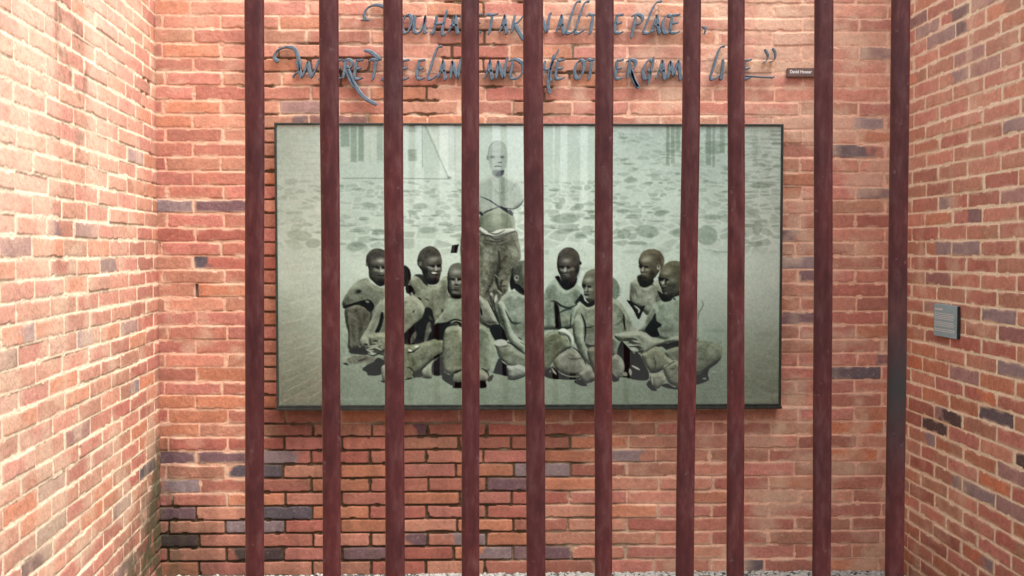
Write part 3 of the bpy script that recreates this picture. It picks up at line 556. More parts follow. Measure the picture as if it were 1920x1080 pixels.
poly([(956, 514), (958, 500), (966, 490), (980, 487), (992, 492), (1000, 506), (1000, 528), (990, 545), (980, 552), (966, 544), (956, 530)], (98, 98, 86), rim=.75, al=1, soft=.8); poly([(953, 526), (958, 512), (962, 528), (972, 534), (984, 548), (990, 556), (976, 546), (966, 538), (956, 542)], (22, 22, 34), .97, .7)
ell(966, 520, 4.5, 5.5, (140, 136, 130), 1); ell(966.5, 519.5, 1.8, 1.8, K0, 1, 0, .4); blob(979, 505, 3, 14, (150, 154, 142), .7); line([(959, 500), (957, 516)], 3, K1, .8)
for p, w_, c in (([(938, 520), (944, 516)], 9, (140, 136, 124)), ([(940, 530), (950, 528)], 8, (142, 138, 126)), ([(917, 548), (920, 552)], 5, (190, 188, 176)), ([(928, 552), (926, 564)], 5, (208, 208, 196)), ([(936, 536), (948, 534)], 2.4, K1), ([(930, 542), (938, 550)], 3, (182, 186, 170)), ([(924, 512), (934, 522)], 2, (160, 154, 134)), ([(926, 520), (930, 530)], 3, K0), ([(945, 545), (952, 552)], 3, (176, 182, 168))): line(p, w_, c, .85, .8)
# ---- fifth man
poly([(1005, 575), (1018, 548), (1026, 532), (1038, 522), (1048, 532), (1058, 543), (1076, 532), (1090, 540), (1094, 556), (1080, 570), (1076, 612), (1024, 618), (1006, 616)], (152, 168, 150), rim=.75, al=1, soft=.8)
line([(1030, 563), (1040, 565), (1050, 572), (1064, 576), (1080, 570)], 4, (44, 50, 50), .9, .8); poly([(1037, 566), (1045, 574), (1048, 592), (1050, 612), (1040, 614), (1038, 592)], (30, 32, 36), .96, .9); line([(1046, 586), (1058, 580), (1070, 578)], 3.5, (50, 56, 52), .85, .8)
blob(1058, 596, 9, 10, (150, 148, 126), .8); line([(1042, 613), (1054, 616), (1068, 613)], 3.4, K0, .9); line([(1069, 588), (1067, 612)], 2.6, (54, 62, 44), .8)
poly([(1018, 632), (1030, 622), (1046, 620), (1060, 632), (1064, 650), (1048, 664), (1034, 680), (1022, 696), (1012, 690), (1008, 655)], (124, 128, 100), rim=.75, al=1, soft=.8, tex=.08); line([(1024, 640), (1050, 632)], 2.6, (96, 102, 78), .7)
poly([(1044, 620), (1054, 615), (1064, 620), (1073, 632), (1073, 646), (1066, 655), (1063, 652), (1066, 642), (1060, 630), (1048, 628)], (188, 198, 184), rim=.75, al=1, soft=.6); line([(1026, 627), (1044, 621)], 3, (176, 182, 166), .8, .8); line([(1046, 666), (1058, 656), (1066, 650)], 2.6, K0, .85)
poly([(1037, 676), (1050, 662), (1068, 655), (1084, 662), (1094, 680), (1098, 694), (1082, 706), (1056, 702), (1040, 692)], (142, 140, 124), rim=.75, al=1, soft=.8); line([(1062, 672), (1078, 673), (1090, 671)], 2.8, (88, 86, 76), .8, .8); blob(1045, 682, 8, 8, (124, 128, 100), .7)
poly([(1012, 700), (1022, 694), (1034, 688), (1048, 700), (1062, 706), (1078, 708), (1088, 706), (1080, 712), (1036, 711), (1020, 706)], (30, 28, 30), .95, .7); line([(1052, 698), (1066, 703), (1082, 700)], 3, K0, .9); line([(1032, 688), (1036, 696), (1041, 702)], 4, (172, 168, 154), .9, .6); line([(1024, 702), (1034, 686)], 2, K0, .9); line([(1029, 700), (1030, 694)], 2.4, (170, 170, 154), .8)
poly([(1084, 702), (1096, 692), (1108, 686), (1114, 694), (1114, 710), (1104, 716), (1096, 722), (1088, 714)], (142, 140, 126), rim=.75, al=1, soft=.7); poly([(1075, 716), (1086, 712), (1096, 720), (1099, 724), (1088, 724)], (28, 34, 30), .97, .6); line([(1102, 718), (1116, 712)], 3, K0, .9)
poly([(1038, 518), (1046, 516), (1052, 528), (1062, 526), (1076, 512), (1080, 524), (1074, 536), (1060, 543), (1050, 536), (1042, 524)], (26, 26, 40), .97, .8)
poly([(1042, 490), (1045, 474), (1055, 464), (1067, 462), (1079, 469), (1085, 482), (1085, 500), (1081, 514), (1074, 528), (1062, 536), (1053, 532), (1048, 516), (1043, 504)], HD, rim=.40, al=1, soft=.7)
blob(1062, 488, 12, 7, (124, 108, 102), .85); blob(1068, 477, 10, 7, (102, 92, 80), .7); line([(1044, 499), (1054, 498), (1066, 499)], 2.8, (20, 18, 20), .95); blob(1057, 505, 3, 5, (196, 192, 186), .9); blob(1050, 503, 3, 2, (140, 134, 128), .8); blob(1071, 503, 5, 3, (150, 146, 138), .8)
line([(1050, 511), (1062, 513)], 2.2, K0, .8); blob(1060, 515, 6, 2.4, (150, 144, 150), .8); blob(1060, 527, 9, 7, (26, 24, 38), .9); ell(1086, 492, 2.4, 3.4, (54, 48, 44), 1); blob(1080, 506, 4, 10, (36, 30, 30), .8)
# ---- sixth man
ell(1142, 542, 18, 24, (118, 130, 114), 1, 0, .8); blob(1157, 546, 5, 8, (116, 138, 120), .8); line([(1154, 555), (1161, 552)], 2, (70, 90, 76), .7)
poly([(1076, 588), (1084, 572), (1092, 562), (1100, 572), (1112, 570), (1134, 558), (1152, 560), (1165, 570), (1178, 592), (1186, 612), (1206, 622), (1196, 640), (1160, 636), (1150, 654), (1110, 656), (1094, 650), (1078, 640), (1073, 620)], (150, 156, 136), rim=.75, al=1, soft=.8)
poly([(1074, 600), (1084, 588), (1091, 602), (1092, 632), (1100, 655), (1114, 680), (1114, 690), (1100, 682), (1086, 664), (1076, 640), (1072, 618)], (148, 158, 138), rim=.75, al=1, soft=.8); line([(1088, 588), (1094, 602), (1096, 620), (1094, 640)], 4, (36, 36, 34), .9, .7); line([(1094, 613), (1104, 613), (1114, 610)], 2.6, (50, 48, 42), .8, .9)
line([(1096, 646), (1106, 648), (1116, 647)], 3, (40, 46, 38), .9); blob(1105, 595, 10, 12, (160, 166, 146), .5); line([(1073, 651), (1084, 660), (1092, 672), (1097, 683)], 3, K0, .9); blob(1124, 610, 10, 14, (140, 146, 124), .6)
line([(1168, 588), (1169, 604), (1171, 618)], 4, (30, 40, 30), .9, .7); line([(1150, 610), (1162, 604), (1168, 594)], 3, (70, 78, 60), .7, 1); line([(1160, 580), (1168, 590)], 2, (90, 96, 80), .5)
poly([(1100, 655), (1130, 650), (1150, 655), (1152, 700), (1120, 706), (1108, 690)], (128, 126, 106), rim=.75, al=1, soft=1); poly([(1148, 630), (1160, 634), (1166, 628), (1170, 640), (1164, 660), (1156, 670), (1146, 666)], (150, 158, 138), rim=.75, al=1, soft=.8)
poly([(1156, 664), (1163, 640), (1172, 646), (1184, 658), (1198, 664), (1206, 680), (1216, 700), (1214, 713), (1192, 713), (1172, 708), (1164, 700), (1168, 684)], (28, 24, 34), .98, .7)
poly([(1144, 676), (1154, 664), (1166, 674), (1170, 690), (1164, 706), (1154, 714), (1142, 708)], (142, 140, 126), rim=.75, al=1, soft=.7); poly([(1146, 700), (1154, 708), (1160, 714), (1148, 716)], K0, .9, .7); ell(1171, 702, 5, 4, (146, 140, 124), 1, 20); line([(1180, 692), (1182, 704)], 6, (160, 154, 140), .95, .6); line([(1162, 707), (1186, 708)], 2.4, K0, .9)
line([(1184, 686), (1192, 690), (1199, 694)], 4, (184, 180, 168), 1, .5)
poly([(1091, 522), (1097, 509), (1110, 503), (1124, 506), (1132, 520), (1132, 540), (1124, 560), (1108, 568), (1098, 563), (1094, 552), (1092, 542), (1089, 533)], (118, 116, 98), rim=.75, al=1, soft=.7)
blob(1103, 523, 9, 6, (156, 154, 136), .85); line([(1089, 533), (1100, 536)], 3.6, (22, 20, 22), .95); blob(1096, 544, 2.6, 5, (178, 174, 160), .9); blob(1107, 540, 6, 4, (136, 132, 114), .7); line([(1093, 550), (1103, 552)], 2.2, K0, .85); blob(1098, 556, 4, 2.4, (180, 176, 164), .9)
poly([(1082, 560), (1090, 552), (1094, 562), (1102, 567), (1114, 564), (1112, 571), (1100, 575), (1090, 568)], (26, 24, 24), .97, .6); poly([(1076, 566), (1088, 550), (1088, 558), (1080, 568)], K0, .9, .8)
# ---- seventh man
poly([(1180, 566), (1180, 540), (1184, 526), (1196, 522), (1210, 536), (1230, 524), (1240, 530), (1246, 560), (1216, 590), (1200, 578), (1186, 572)], (158, 162, 142), rim=.75, al=1, soft=.8); line([(1189, 540), (1193, 556)], 3, (96, 94, 76), .7, 1); line([(1182, 528), (1180, 552)], 3, (128, 130, 112), .7, 1)
poly([(1174, 562), (1186, 566), (1198, 574), (1208, 572), (1203, 586), (1196, 598), (1186, 580)], (24, 28, 28), .97, .6); line([(1188, 572), (1197, 580), (1196, 586)], 3.2, (200, 200, 188), .95, .5)
poly([(1193, 518), (1202, 514), (1214, 522), (1224, 522), (1222, 532), (1208, 538), (1198, 534)], (40, 34, 28), .97, .8)
poly([(1197, 482), (1204, 470), (1220, 465), (1235, 469), (1244, 482), (1243, 496), (1236, 506), (1226, 520), (1214, 527), (1204, 522), (1200, 512), (1198, 500), (1196, 492)], (116, 102, 80), rim=.75, al=1, soft=.7)
blob(1212, 483, 10, 7, (168, 158, 134), .9); blob(1236, 482, 6, 10, (82, 66, 48), .6); line([(1196, 497), (1206, 498), (1215, 500)], 3, (22, 20, 18), .95); blob(1203, 505, 2.6, 4.5, (184, 176, 160), .9); blob(1214, 504, 5, 3, (152, 144, 124), .8); blob(1205, 514, 5, 3, (160, 154, 136), .8); line([(1202, 517), (1210, 518)], 1.8, K0, .8)
ell(1234, 500, 3.4, 5, (166, 158, 142), 1); ell(1234, 498, 1.6, 2, K0, .8); blob(1221, 512, 5, 7, (50, 42, 32), .85); line([(1219, 530), (1224, 534)], 3, K1, .8)
# ---- eighth man, right
poly([(1208, 620), (1222, 590), (1230, 568), (1242, 562), (1262, 556), (1290, 552), (1306, 562), (1314, 590), (1310, 640), (1276, 650), (1240, 636)], (152, 166, 146), rim=.75, al=1, soft=.8); line([(1316, 562), (1318, 572), (1311, 586), (1309, 600)], 2.2, (86, 106, 92), .7, .8)
poly([(1196, 622), (1206, 606), (1218, 582), (1228, 566), (1234, 580), (1226, 600), (1212, 622)], (156, 166, 146), rim=.75, al=1, soft=.8)
poly([(1209, 616), (1220, 600), (1228, 586), (1230, 600), (1240, 610), (1232, 616), (1236, 628), (1224, 632), (1214, 626)], (30, 32, 34), .97, .9); line([(1226, 604), (1240, 608)], 4, (44, 46, 44), .8, 1); blob(1258, 590, 14, 16, (164, 176, 156), .5)
poly([(1150, 628), (1166, 622), (1190, 620), (1206, 622), (1222, 634), (1246, 636), (1272, 630), (1300, 636), (1298, 646), (1256, 642), (1232, 650), (1216, 660), (1204, 666), (1192, 652), (1176, 640), (1160, 640)], (158, 162, 142), rim=.75, al=1, soft=.8)
for p, w_, c in (([(1174, 635), (1184, 635), (1194, 637)], 2.2, K0), ([(1176, 644), (1188, 642), (1200, 645)], 2.2, K1), ([(1178, 650), (1192, 650), (1204, 653)], 2.4, K0), ([(1188, 660), (1198, 660), (1206, 656)], 2.2, K0), ([(1180, 647), (1196, 647)], 2, (184, 184, 170)), ([(1180, 655), (1196, 655)], 2.2, (182, 182, 168)), ([(1186, 640), (1200, 641)], 2, (180, 182, 164)), ([(1186, 661), (1190, 662)], 4, (130, 126, 120)), ([(1196, 630), (1206, 640)], 1.6, (100, 104, 88))): line(p, w_, c, .85, .6)
poly([(1208, 662), (1222, 652), (1240, 645), (1258, 643), (1272, 640), (1300, 646), (1300, 660), (1260, 662), (1240, 650), (1224, 656), (1212, 668)], (36, 36, 36), .95, .8)
poly([(1246, 664), (1262, 652), (1290, 648), (1310, 640), (1332, 640), (1350, 648), (1357, 660), (1352, 674), (1338, 684), (1322, 696), (1300, 706), (1272, 700)], (132, 136, 110), rim=.75, al=1, soft=.9, tex=.06); line([(1310, 653), (1322, 655)], 3, (84, 88, 72), .7, 1); blob(1335, 660, 14, 12, (140, 142, 116), .6)
poly([(1272, 700), (1308, 704), (1326, 690), (1340, 682), (1352, 672), (1346, 682), (1332, 692), (1328, 704), (1330, 714), (1308, 722), (1280, 724)], (26, 30, 28), .97, .7); ell(1322, 711, 4, 2, (150, 154, 136), .9)
poly([(1202, 667), (1214, 658), (1228, 650), (1238, 654), (1250, 668), (1262, 678), (1254, 688), (1240, 694), (1222, 698), (1212, 690)], (142, 142, 114), rim=.75, al=1, soft=.7); line([(1226, 672), (1229, 684), (1226, 694)], 3, (60, 58, 40), .8, .9); line([(1216, 698), (1230, 698), (1242, 692)], 4, K0, .9); blob(1216, 676, 5, 8, (156, 154, 130), .6)
poly([(1243, 690), (1254, 682), (1268, 676), (1280, 690), (1282, 722), (1270, 726), (1258, 722), (1250, 712)], (142, 142, 116), rim=.75, al=1, soft=.7); line([(1246, 690), (1258, 682), (1266, 678)], 2.2, K1, .8); line([(1256, 692), (1266, 692)], 3, (80, 78, 58), .7)
poly([(1218, 706), (1228, 700), (1242, 700), (1248, 710), (1242, 722), (1232, 731), (1224, 728)], (152, 150, 130), rim=.75, al=1, soft=.7); line([(1221, 705), (1224, 722)], 3, (184, 182, 168), .8, .7); poly([(1212, 722), (1218, 714), (1224, 726), (1232, 733), (1222, 733)], (28, 36, 30), .95, .7); poly([(1240, 724), (1252, 720), (1264, 727), (1276, 724), (1274, 731), (1256, 730)], K0, .95, .7)
poly([(1234, 518), (1240, 500), (1254, 489), (1270, 488), (1288, 496), (1294, 516), (1290, 540), (1276, 552), (1258, 556), (1244, 552), (1238, 538), (1234, 528)], (108, 100, 76), rim=.75, al=1, soft=.7)
blob(1252, 505, 12, 8, (150, 142, 116), .8); poly([(1232, 519), (1240, 519), (1252, 523), (1248, 530), (1240, 528)], (24, 20, 20), .95, .7); blob(1242, 529, 3, 4.5, (214, 210, 200), .95); blob(1260, 524, 10, 6, (128, 134, 118), .8); blob(1257, 541, 12, 9, (74, 68, 68), .9); poly([(1232, 544), (1242, 550), (1254, 556), (1260, 552), (1258, 562), (1244, 565), (1236, 556)], (26, 22, 24), .97, .8)
blob(1248, 549, 3, 1.8, (140, 136, 136), .9); line([(1258, 552), (1266, 562)], 4, K1, .8, .8); blob(1282, 530, 8, 14, (60, 54, 46), .7)

# faces: brow, cheek, nose and lip lights on the seated men
for (cx, cy, dx, s, lt) in ((709, 500, 2, 1.0, (196, 192, 182)), (811, 497, 3, 1.05, (196, 190, 182)), (853, 522, 0, 1.05, (184, 182, 170)), (1060, 500, -2, 1.0, (190, 184, 176)), (1101, 536, -3, 1.0, (188, 184, 168)), (1209, 499, -4, 1.0, (190, 182, 162)), (1249, 523, -4, .95, (186, 180, 160))):
    blob(cx + dx * .5, cy - 13 * s, 8 * s, 4 * s, lt, .50); blob(cx - 6 * s + dx, cy + 5 * s, 3.2 * s, 2.6 * s, lt, .55); blob(cx + 6 * s + dx, cy + 5 * s, 3.4 * s, 2.6 * s, lt, .55); line([(cx + dx, cy - 2), (cx + dx * 1.3, cy + 8 * s)], 2.6 * s, lt, .65, .8)
    for q in (-1, 1): line([(cx + dx + q * 8.5 * s, cy - .5), (cx + dx + q * 3 * s, cy)], 2.4 * s, (24, 22, 22), .85, .6); blob(cx + dx + q * 5.5 * s, cy + 1.2, 2.8 * s, 1.5 * s, (30, 27, 26), .7)
    line([(cx + dx * 1.3 - 4 * s, cy + 10 * s), (cx + dx * 1.3 + 4 * s, cy + 10 * s)], 1.6 * s, (30, 26, 26), .7, .6); blob(cx + dx * 1.2, cy + 13 * s, 4.5 * s, 1.3 * s, lt, .4); line([(cx + dx * 1.2 - 5 * s, cy + 15.5 * s), (cx + dx * 1.2 + 5 * s, cy + 15.5 * s)], 1.8 * s, (28, 24, 24), .75, .6)
# soft modelling of shoulders, chests and cloth
for (x, y, a, b2, g_, al, an) in (
    (650, 562, 6, 10, 'd', .35, 20), (676, 532, 12, 4, 'l', .4, -15), (728, 590, 8, 16, 'd', .45, 0), (735, 548, 8, 10, 'd', .35, 0), (700, 600, 4, 22, 'd', .30, 20), (684, 630, 6, 10, 'l', .3, 0),
    (776, 540, 6, 12, 'd', .35, 0), (830, 545, 6, 14, 'd', .35, 0), (806, 572, 5, 16, 'd', .30, 0), (786, 590, 6, 10, 'd', .35, 20), (762, 600, 8, 12, 'd', .3, 0), (800, 545, 10, 6, 'l', .35, 0),
    (830, 592, 10, 8, 'd', .35, 0), (870, 585, 12, 10, 'd', .35, 0), (850, 566, 12, 5, 'l', .3, 0), (915, 590, 5, 16, 'd', .35, -25), (905, 596, 6, 6, 'd', .4, 0),
    (941, 600, 4, 22, 'd', .35, -28), (968, 586, 14, 10, 'l', .35, 0), (990, 620, 10, 22, 'd', .35, 0), (965, 615, 10, 6, 'd', .35, 0), (975, 650, 8, 4, 'd', .3, 30),
    (1030, 560, 8, 20, 'd', .35, 0), (1066, 560, 10, 8, 'l', .35, 0), (1078, 552, 5, 12, 'd', .4, 0), (1026, 600, 4, 16, 'd', .3, 0), (1058, 604, 8, 6, 'd', .4, 0),
    (1080, 612, 4, 26, 'l', .35, 0), (1088, 650, 5, 16, 'd', .35, -30), (1106, 618, 8, 8, 'd', .35, 0), (1104, 634, 8, 10, 'd', .25, 0), (1160, 582, 8, 12, 'd', .3, 0), (1180, 606, 5, 14, 'd', .35, -25), (1150, 590, 8, 10, 'l', .3, 0),
    (1186, 545, 4, 14, 'd', .35, 0), (1215, 560, 14, 8, 'l', .35, 0), (1232, 556, 6, 14, 'd', .45, 0), (1205, 570, 10, 4, 'd', .35, 0), (1216, 600, 4, 18, 'd', .35, 28), (1250, 620, 14, 10, 'd', .35, 0), (1286, 590, 8, 22, 'd', .35, 0), (1262, 572, 16, 6, 'l', .35, 0),
    (1250, 638, 20, 3, 'd', .3, 0), (1180, 628, 14, 4, 'l', .35, 0), (1240, 672, 8, 8, 'd', .3, 0), (1266, 700, 6, 14, 'd', .35, 0), (1330, 680, 18, 6, 'd', .45, -18), (1316, 650, 14, 5, 'l', .3, 0),
    (660, 620, 5, 24, 'd', .35, 0), (680, 600, 5, 14, 'd', .35, 20), (845, 655, 6, 30, 'd', .22, 0), (862, 665, 4, 22, 'd', .35, 0), (895, 650, 8, 26, 'd', .30, 0), (790, 670, 24, 4, 'd', .3, -18), (770, 685, 12, 6, 'd', .35, -20),
    (1040, 650, 16, 5, 'd', .3, -30), (1065, 690, 18, 6, 'd', .3, 0), (1050, 670, 10, 5, 'l', .25, -20), (1100, 704, 6, 8, 'd', .3, 0), (930, 500, 8, 30, 'd', .4, 8), (912, 480, 6, 24, 'l', .2, 0), (962, 470, 6, 20, 'l', .25, 0), (908, 540, 5, 20, 'd', .4, 5)):
    blob(x, y, a, b2, (74, 72, 58) if g_ == 'd' else (182, 190, 168), al, an)
for (x0, y0, x1, y1) in ((640, 520, 740, 690), (757, 520, 930, 700), (930, 540, 1020, 700), (1020, 540, 1112, 700), (1150, 530, 1290, 710), (1290, 640, 1356, 700), (898, 440, 972, 560)):
    w = window(x0, x1, y0, y1, 0); q = (fbm(xx[w], yy[w], 9, 3, 3) - .5) * 44 + (vn(xx[w], yy[w], 2.2, 7) - .5) * 16
    lum = CV[w].mean(-1); g_ = sstep(60, 100, lum) * sstep(176, 150, lum); CV[w] += (q * g_)[..., None]
# overall print grain, light softening of the halftone, faint green cast
CV += ((vn(xx, yy, 1.6, 2) + vn(xx, yy, 3.4, 6) - 1) * 13)[..., None]
CVD = CV.reshape(PH, S, PW, S, 3).mean((1, 3)); lm = CVD.mean(-1, keepdims=True); CVD = lm * np.array([.955, 1.02, .985]) + (CVD - lm) * .55; CVD = np.where(CVD < 168, 168 + (CVD - 168) * 1.20, CVD).clip(8, 238)
# ------------------------------------------------------------------ framed photograph on the wall
PX0, PX1, PZ0, PZ1 = -.8765, 1.2090, .716, 1.880          # outer rectangle of the case, metres
YF = -.060
panel = empty('framed_photograph', ((PX0 + PX1) / 2, 0, PZ0)); tag(panel, 'large glazed photograph of seated bare-chested men in a thin dark frame', 'framed photograph')
off = -np.array([(PX0 + PX1) / 2, 0, PZ0])
def shift(m):
    m.transform(__import__('mathutils').Matrix.Translation(Vector(off))); return m
M_FRAME = simple('dark_patinated_metal', (.030, .034, .030), (.065, .072, .062), 40, .5, .6, .0005)
M_BACKBOX = simple('dark_case_side', (.03, .034, .03), (.06, .066, .058), 30, .6, .3)
fw = .009
def frame_mesh():
    v, f = [], []
    for (a, b, y) in ((0, 0, -.004), (0, 0, YF - .004), (fw, fw, YF - .004), (fw, fw, YF + .004)):
        v += [(PX0 + a, y, PZ0 + b), (PX1 - a, y, PZ0 + b), (PX1 - a, y, PZ1 - b), (PX0 + a, y, PZ1 - b)]
    for l in range(3):
        for j in range(4): f.append((l * 4 + j, l * 4 + (j + 1) % 4, l * 4 + 4 + (j + 1) % 4, l * 4 + 4 + j))
    f.append((0, 3, 2, 1)); return mesh_from('frame', v, f)
fr = link('frame', shift(frame_mesh()), M_FRAME, panel)
bd = fr.modifiers.new('bevel', 'BEVEL'); bd.width = .0018; bd.segments = 2; bd.limit_method = 'ANGLE'
link('bottom_lip', shift(box(PX0 - .002, PX1 + .002, YF - .012, -.010, PZ0 - .012, PZ0 - .0005, .002)), M_FRAME, panel)
# the print, one vertex per photo-print dot
sx = np.arange(0, PW, 1.25); sy = np.arange(0, PH, 1.25)
def samp(sx, sy):
    xi = np.clip(sx, 0, PW - 1.001); yi = np.clip(sy, 0, PH - 1.001); x0 = xi.astype(int); y0 = yi.astype(int); fx = (xi - x0)[None, :, None]; fy = (yi - y0)[:, None, None]
    g = lambda a, b: CVD[np.ix_(b, a)]
    return (g(x0, y0) * (1 - fx) + g(x0 + 1, y0) * fx) * (1 - fy) + (g(x0, y0 + 1) * (1 - fx) + g(x0 + 1, y0 + 1) * fx) * fy
c = samp(sx, sy)
A0, A1 = 515.0, 1467.5; B0, B1 = 230.0, 762.5              # print pixels that meet the case edges
WX = PX0 + (sx + X0 - A0) / (A1 - A0) * (PX1 - PX0); WZ = PZ1 - (sy + Y0 - B0) / (B1 - B0) * (PZ1 - PZ0)
kx = (WX > PX0 + .007) & (WX < PX1 - .007); kz = (WZ > PZ0 + .007) & (WZ < PZ1 - .007)
GX, GZ = np.meshgrid(WX[kx] + off[0], WZ[kz] + off[2]); rgb = lin(c[kz][:, kx]) * PRINT_GAIN
pm = grid_mesh('print', GX, GX * 0 + YF + .002, GZ, rgb[:, :, :])
m, t, b = material('printed_photograph'); a = t.nodes.new('ShaderNodeAttribute'); a.attribute_name = 'tint'
n = noise(t, 7, 4); r = ramp(t, n.outputs['Fac'], [(.3, (.95, .96, .95)), (.7, (1.05, 1.04, 1.03))])
mx = t.nodes.new('ShaderNodeMix'); mx.data_type = 'RGBA'; mx.blend_type = 'MULTIPLY'; mx.inputs['Factor'].default_value = 1
t.links.new(a.outputs['Color'], mx.inputs['A']); t.links.new(r.outputs[0], mx.inputs['B']); t.links.new(mx.outputs['Result'], b.inputs['Base Color'])
b.inputs['Roughness'].default_value = .05; b.inputs['Specular IOR Level'].default_value = .0      # the glazing lies bonded on the print: its gloss is the pane's
b.inputs['Coat Weight'].default_value = 1.0; b.inputs['Coat Roughness'].default_value = .012; b.inputs['Coat IOR'].default_value = 1.85
link('glazed_print', pm, m, panel)

# ------------------------------------------------------------------ raised lettering
GL = {  # strokes in a unit box: x 0..1 across, y 0 baseline .. 1 cap height
 'A': [[(-.05, -.02), (.25, .30), (.62, 1.02)], [(.60, 1.02), (.68, .5), (.82, -.02), (.98, .04)], [(.16, .36), (.45, .42), (.85, .40)]],
 'C': [[(.95, .88), (.66, 1.0), (.25, .75), (.08, .35), (.25, .02), (.62, -.02), (.95, .18)]],
 'D': [[(.22, .98), (.10, .45), (.02, .02)], [(-.1, .96), (.45, 1.04), (.92, .80), (.92, .35), (.55, .02), (.0, -.02)]],
 'E': [[(.30, 1.0), (.16, .5), (.06, .0)], [(.22, .98), (.6, 1.0), (1.0, 1.04)], [(.16, .53), (.5, .54), (.82, .58)], [(.04, .0), (.5, -.03), (.95, .06)]],
 'G': [[(.98, .92), (.62, 1.0), (.22, .70), (.06, .30), (.26, -.02), (.60, .08), (.80, .42)], [(.5, .46), (.85, .48), (1.08, 1.18)], [(.85, .46), (.70, .0), (.50, -.35)]],
 'H': [[(.28, .98), (.16, .5), (.0, -.04), (-.14, .02)], [(1.02, 1.32), (.82, .7), (.66, .1), (.74, -.14), (.92, -.02)], [(.10, .46), (.45, .50), (.86, .54)]],
 'I': [[(.62, 1.0), (.45, .5), (.25, .02), (.5, -.02)], [(.3, 1.0), (.75, 1.02)]],
 'K': [[(.30, 1.0), (.16, .5), (.02, .0)], [(.98, 1.06), (.55, .62), (.18, .48)], [(.26, .50), (.52, .12), (.88, -.35), (1.1, -.42)]],
 'L': [[(1.35, 1.78), (.95, 1.70), (.62, 1.2), (.32, .55), (.05, .02)], [(.05, .02), (.3, -.05), (.62, .04), (.95, .20)]],
 'M': [[(.18, .96), (.12, .45), (-.02, -.02)], [(.18, .96), (.34, .45), (.42, .10)], [(.42, .10), (.60, .6), (.78, 1.0)], [(.78, 1.0), (.84, .5), (.94, -.02), (1.06, .05)]],
 'N': [[(.20, .98), (.12, .45), (.0, -.02)], [(.18, .98), (.42, .5), (.72, -.02)], [(.72, -.02), (.84, .55), (1.02, 1.05), (1.18, 1.10)]],
 'O': [[(.72, .98), (.30, .85), (.06, .40), (.22, .02), (.60, .05), (.92, .50), (.90, .88), (.66, 1.0), (.42, .92)]],
 'P': [[(.36, 1.0), (.20, .5), (-.02, -.20), (-.12, -.32)], [(-.05, .90), (.45, 1.04), (.92, .88), (.80, .56), (.30, .46)]],
 'R': [[(.28, 1.0), (.16, .5), (.02, .0)], [(-.10, .92), (.4, 1.04), (.86, .92), (.76, .62), (.28, .50)], [(.30, .50), (.55, .15), (.92, -.30), (1.12, -.46)]],
 'S': [[(.95, .90), (.62, 1.0), (.32, .78), (.45, .52), (.72, .32), (.55, .02), (.05, .06)]],
 'T': [[(.56, 1.0), (.42, .5), (.26, .0), (.1, -.05)], [(-.12, .92), (.12, 1.04), (.6, 1.0), (1.12, 1.08)]],
 'U': [[(.16, 1.0), (.06, .5), (.08, .08), (.36, -.02), (.70, .28), (.92, .98)], [(.92, .98), (.84, .45), (.86, .02), (1.06, .06)]],
 'V': [[(.06, 1.02), (.2, .5), (.32, .0)], [(.32, .0), (.62, .5), (1.0, 1.12), (1.2, 1.1)]],
 'W': [[(.0, 1.0), (.10, .5), (.20, .0)], [(.20, .0), (.36, .45), (.50, .95)], [(.50, .95), (.56, .45), (.64, .0)], [(.64, .0), (.84, .5), (1.02, 1.10)]],
 'Y': [[(.1, 1.0), (.2, .68), (.44, .50)], [(1.0, 1.1), (.62, .55), (.36, .1), (.12, -.2)]],
}
M_LETTER = simple('weathered_zinc', (.060, .095, .130), (.15, .205, .25), 70, .55, .25, .0008)
LYB, LYF = -.013, -.027
def px_wall(px, py): p = at(px, py, (0, -.022, 0), (0, 1, 0)); return np.array([p[0], p[2]])
def nib_mesh(strokes, wide=.0175, nib=R(38)):
    v, f = [], []
    for pts in strokes:
        P = cr([px_wall(*p) for p in pts], 7, False) if len(pts) > 2 else np.linspace(px_wall(*pts[0]), px_wall(*pts[-1]), 6)
        n = len(P); T = np.gradient(P, axis=0); T /= np.maximum(np.linalg.norm(T, axis=1, keepdims=True), 1e-9); Nn = np.stack([-T[:, 1], T[:, 0]], 1)
        ang = np.arctan2(T[:, 1], T[:, 0]); w_ = wide * np.maximum(.36, abs(np.sin(ang - nib))) / 2
        w_ = w_ * (np.minimum(1, .45 + np.arange(n) / 4.0)) * (np.minimum(1, .45 + (n - 1 - np.arange(n)) / 4.0))
        k = len(v)
        for i in range(n):
            for s, y in ((1, LYB), (.95, LYF + .0015), (.62, LYF), (-.62, LYF), (-.95, LYF + .0015), (-1, LYB)):
                q = P[i] + Nn[i] * w_[i] * s; v.append((q[0], y, q[1]))
        for i in range(n - 1):
            a_, b_ = k + 6 * i, k + 6 * (i + 1)
            for j in range(6): f.append((a_ + j, a_ + (j + 1) % 6, b_ + (j + 1) % 6, b_ + j))
        f.append(tuple(k + j for j in range(6))[::-1]); f.append(tuple(k + 6 * (n - 1) + j for j in range(6)))
    return v, f
def lettering(name, label, base, cap, spec, extras):
    o0 = px_wall(spec[0][1], base); root = empty(name, (o0[0], 0, o0[1])); tag(root, label, 'lettering', 'raised metal quotation on the back wall')
    def add(nm, strokes, **kw):
        v, f = nib_mesh(strokes, **kw); v = [(a - o0[0], b, c - o0[1]) for a, b, c in v]; link(nm, mesh_from(nm, v, f), M_LETTER, root)
    for ch, x0, x1 in spec:
        add('letter', [[(x0 + x * (x1 - x0), base - y * cap) for x, y in s] for s in GL[ch]] + extras.get(('add', ch, x0), []))
    for s in extras['marks']: add(s[0], s[1], wide=s[2])
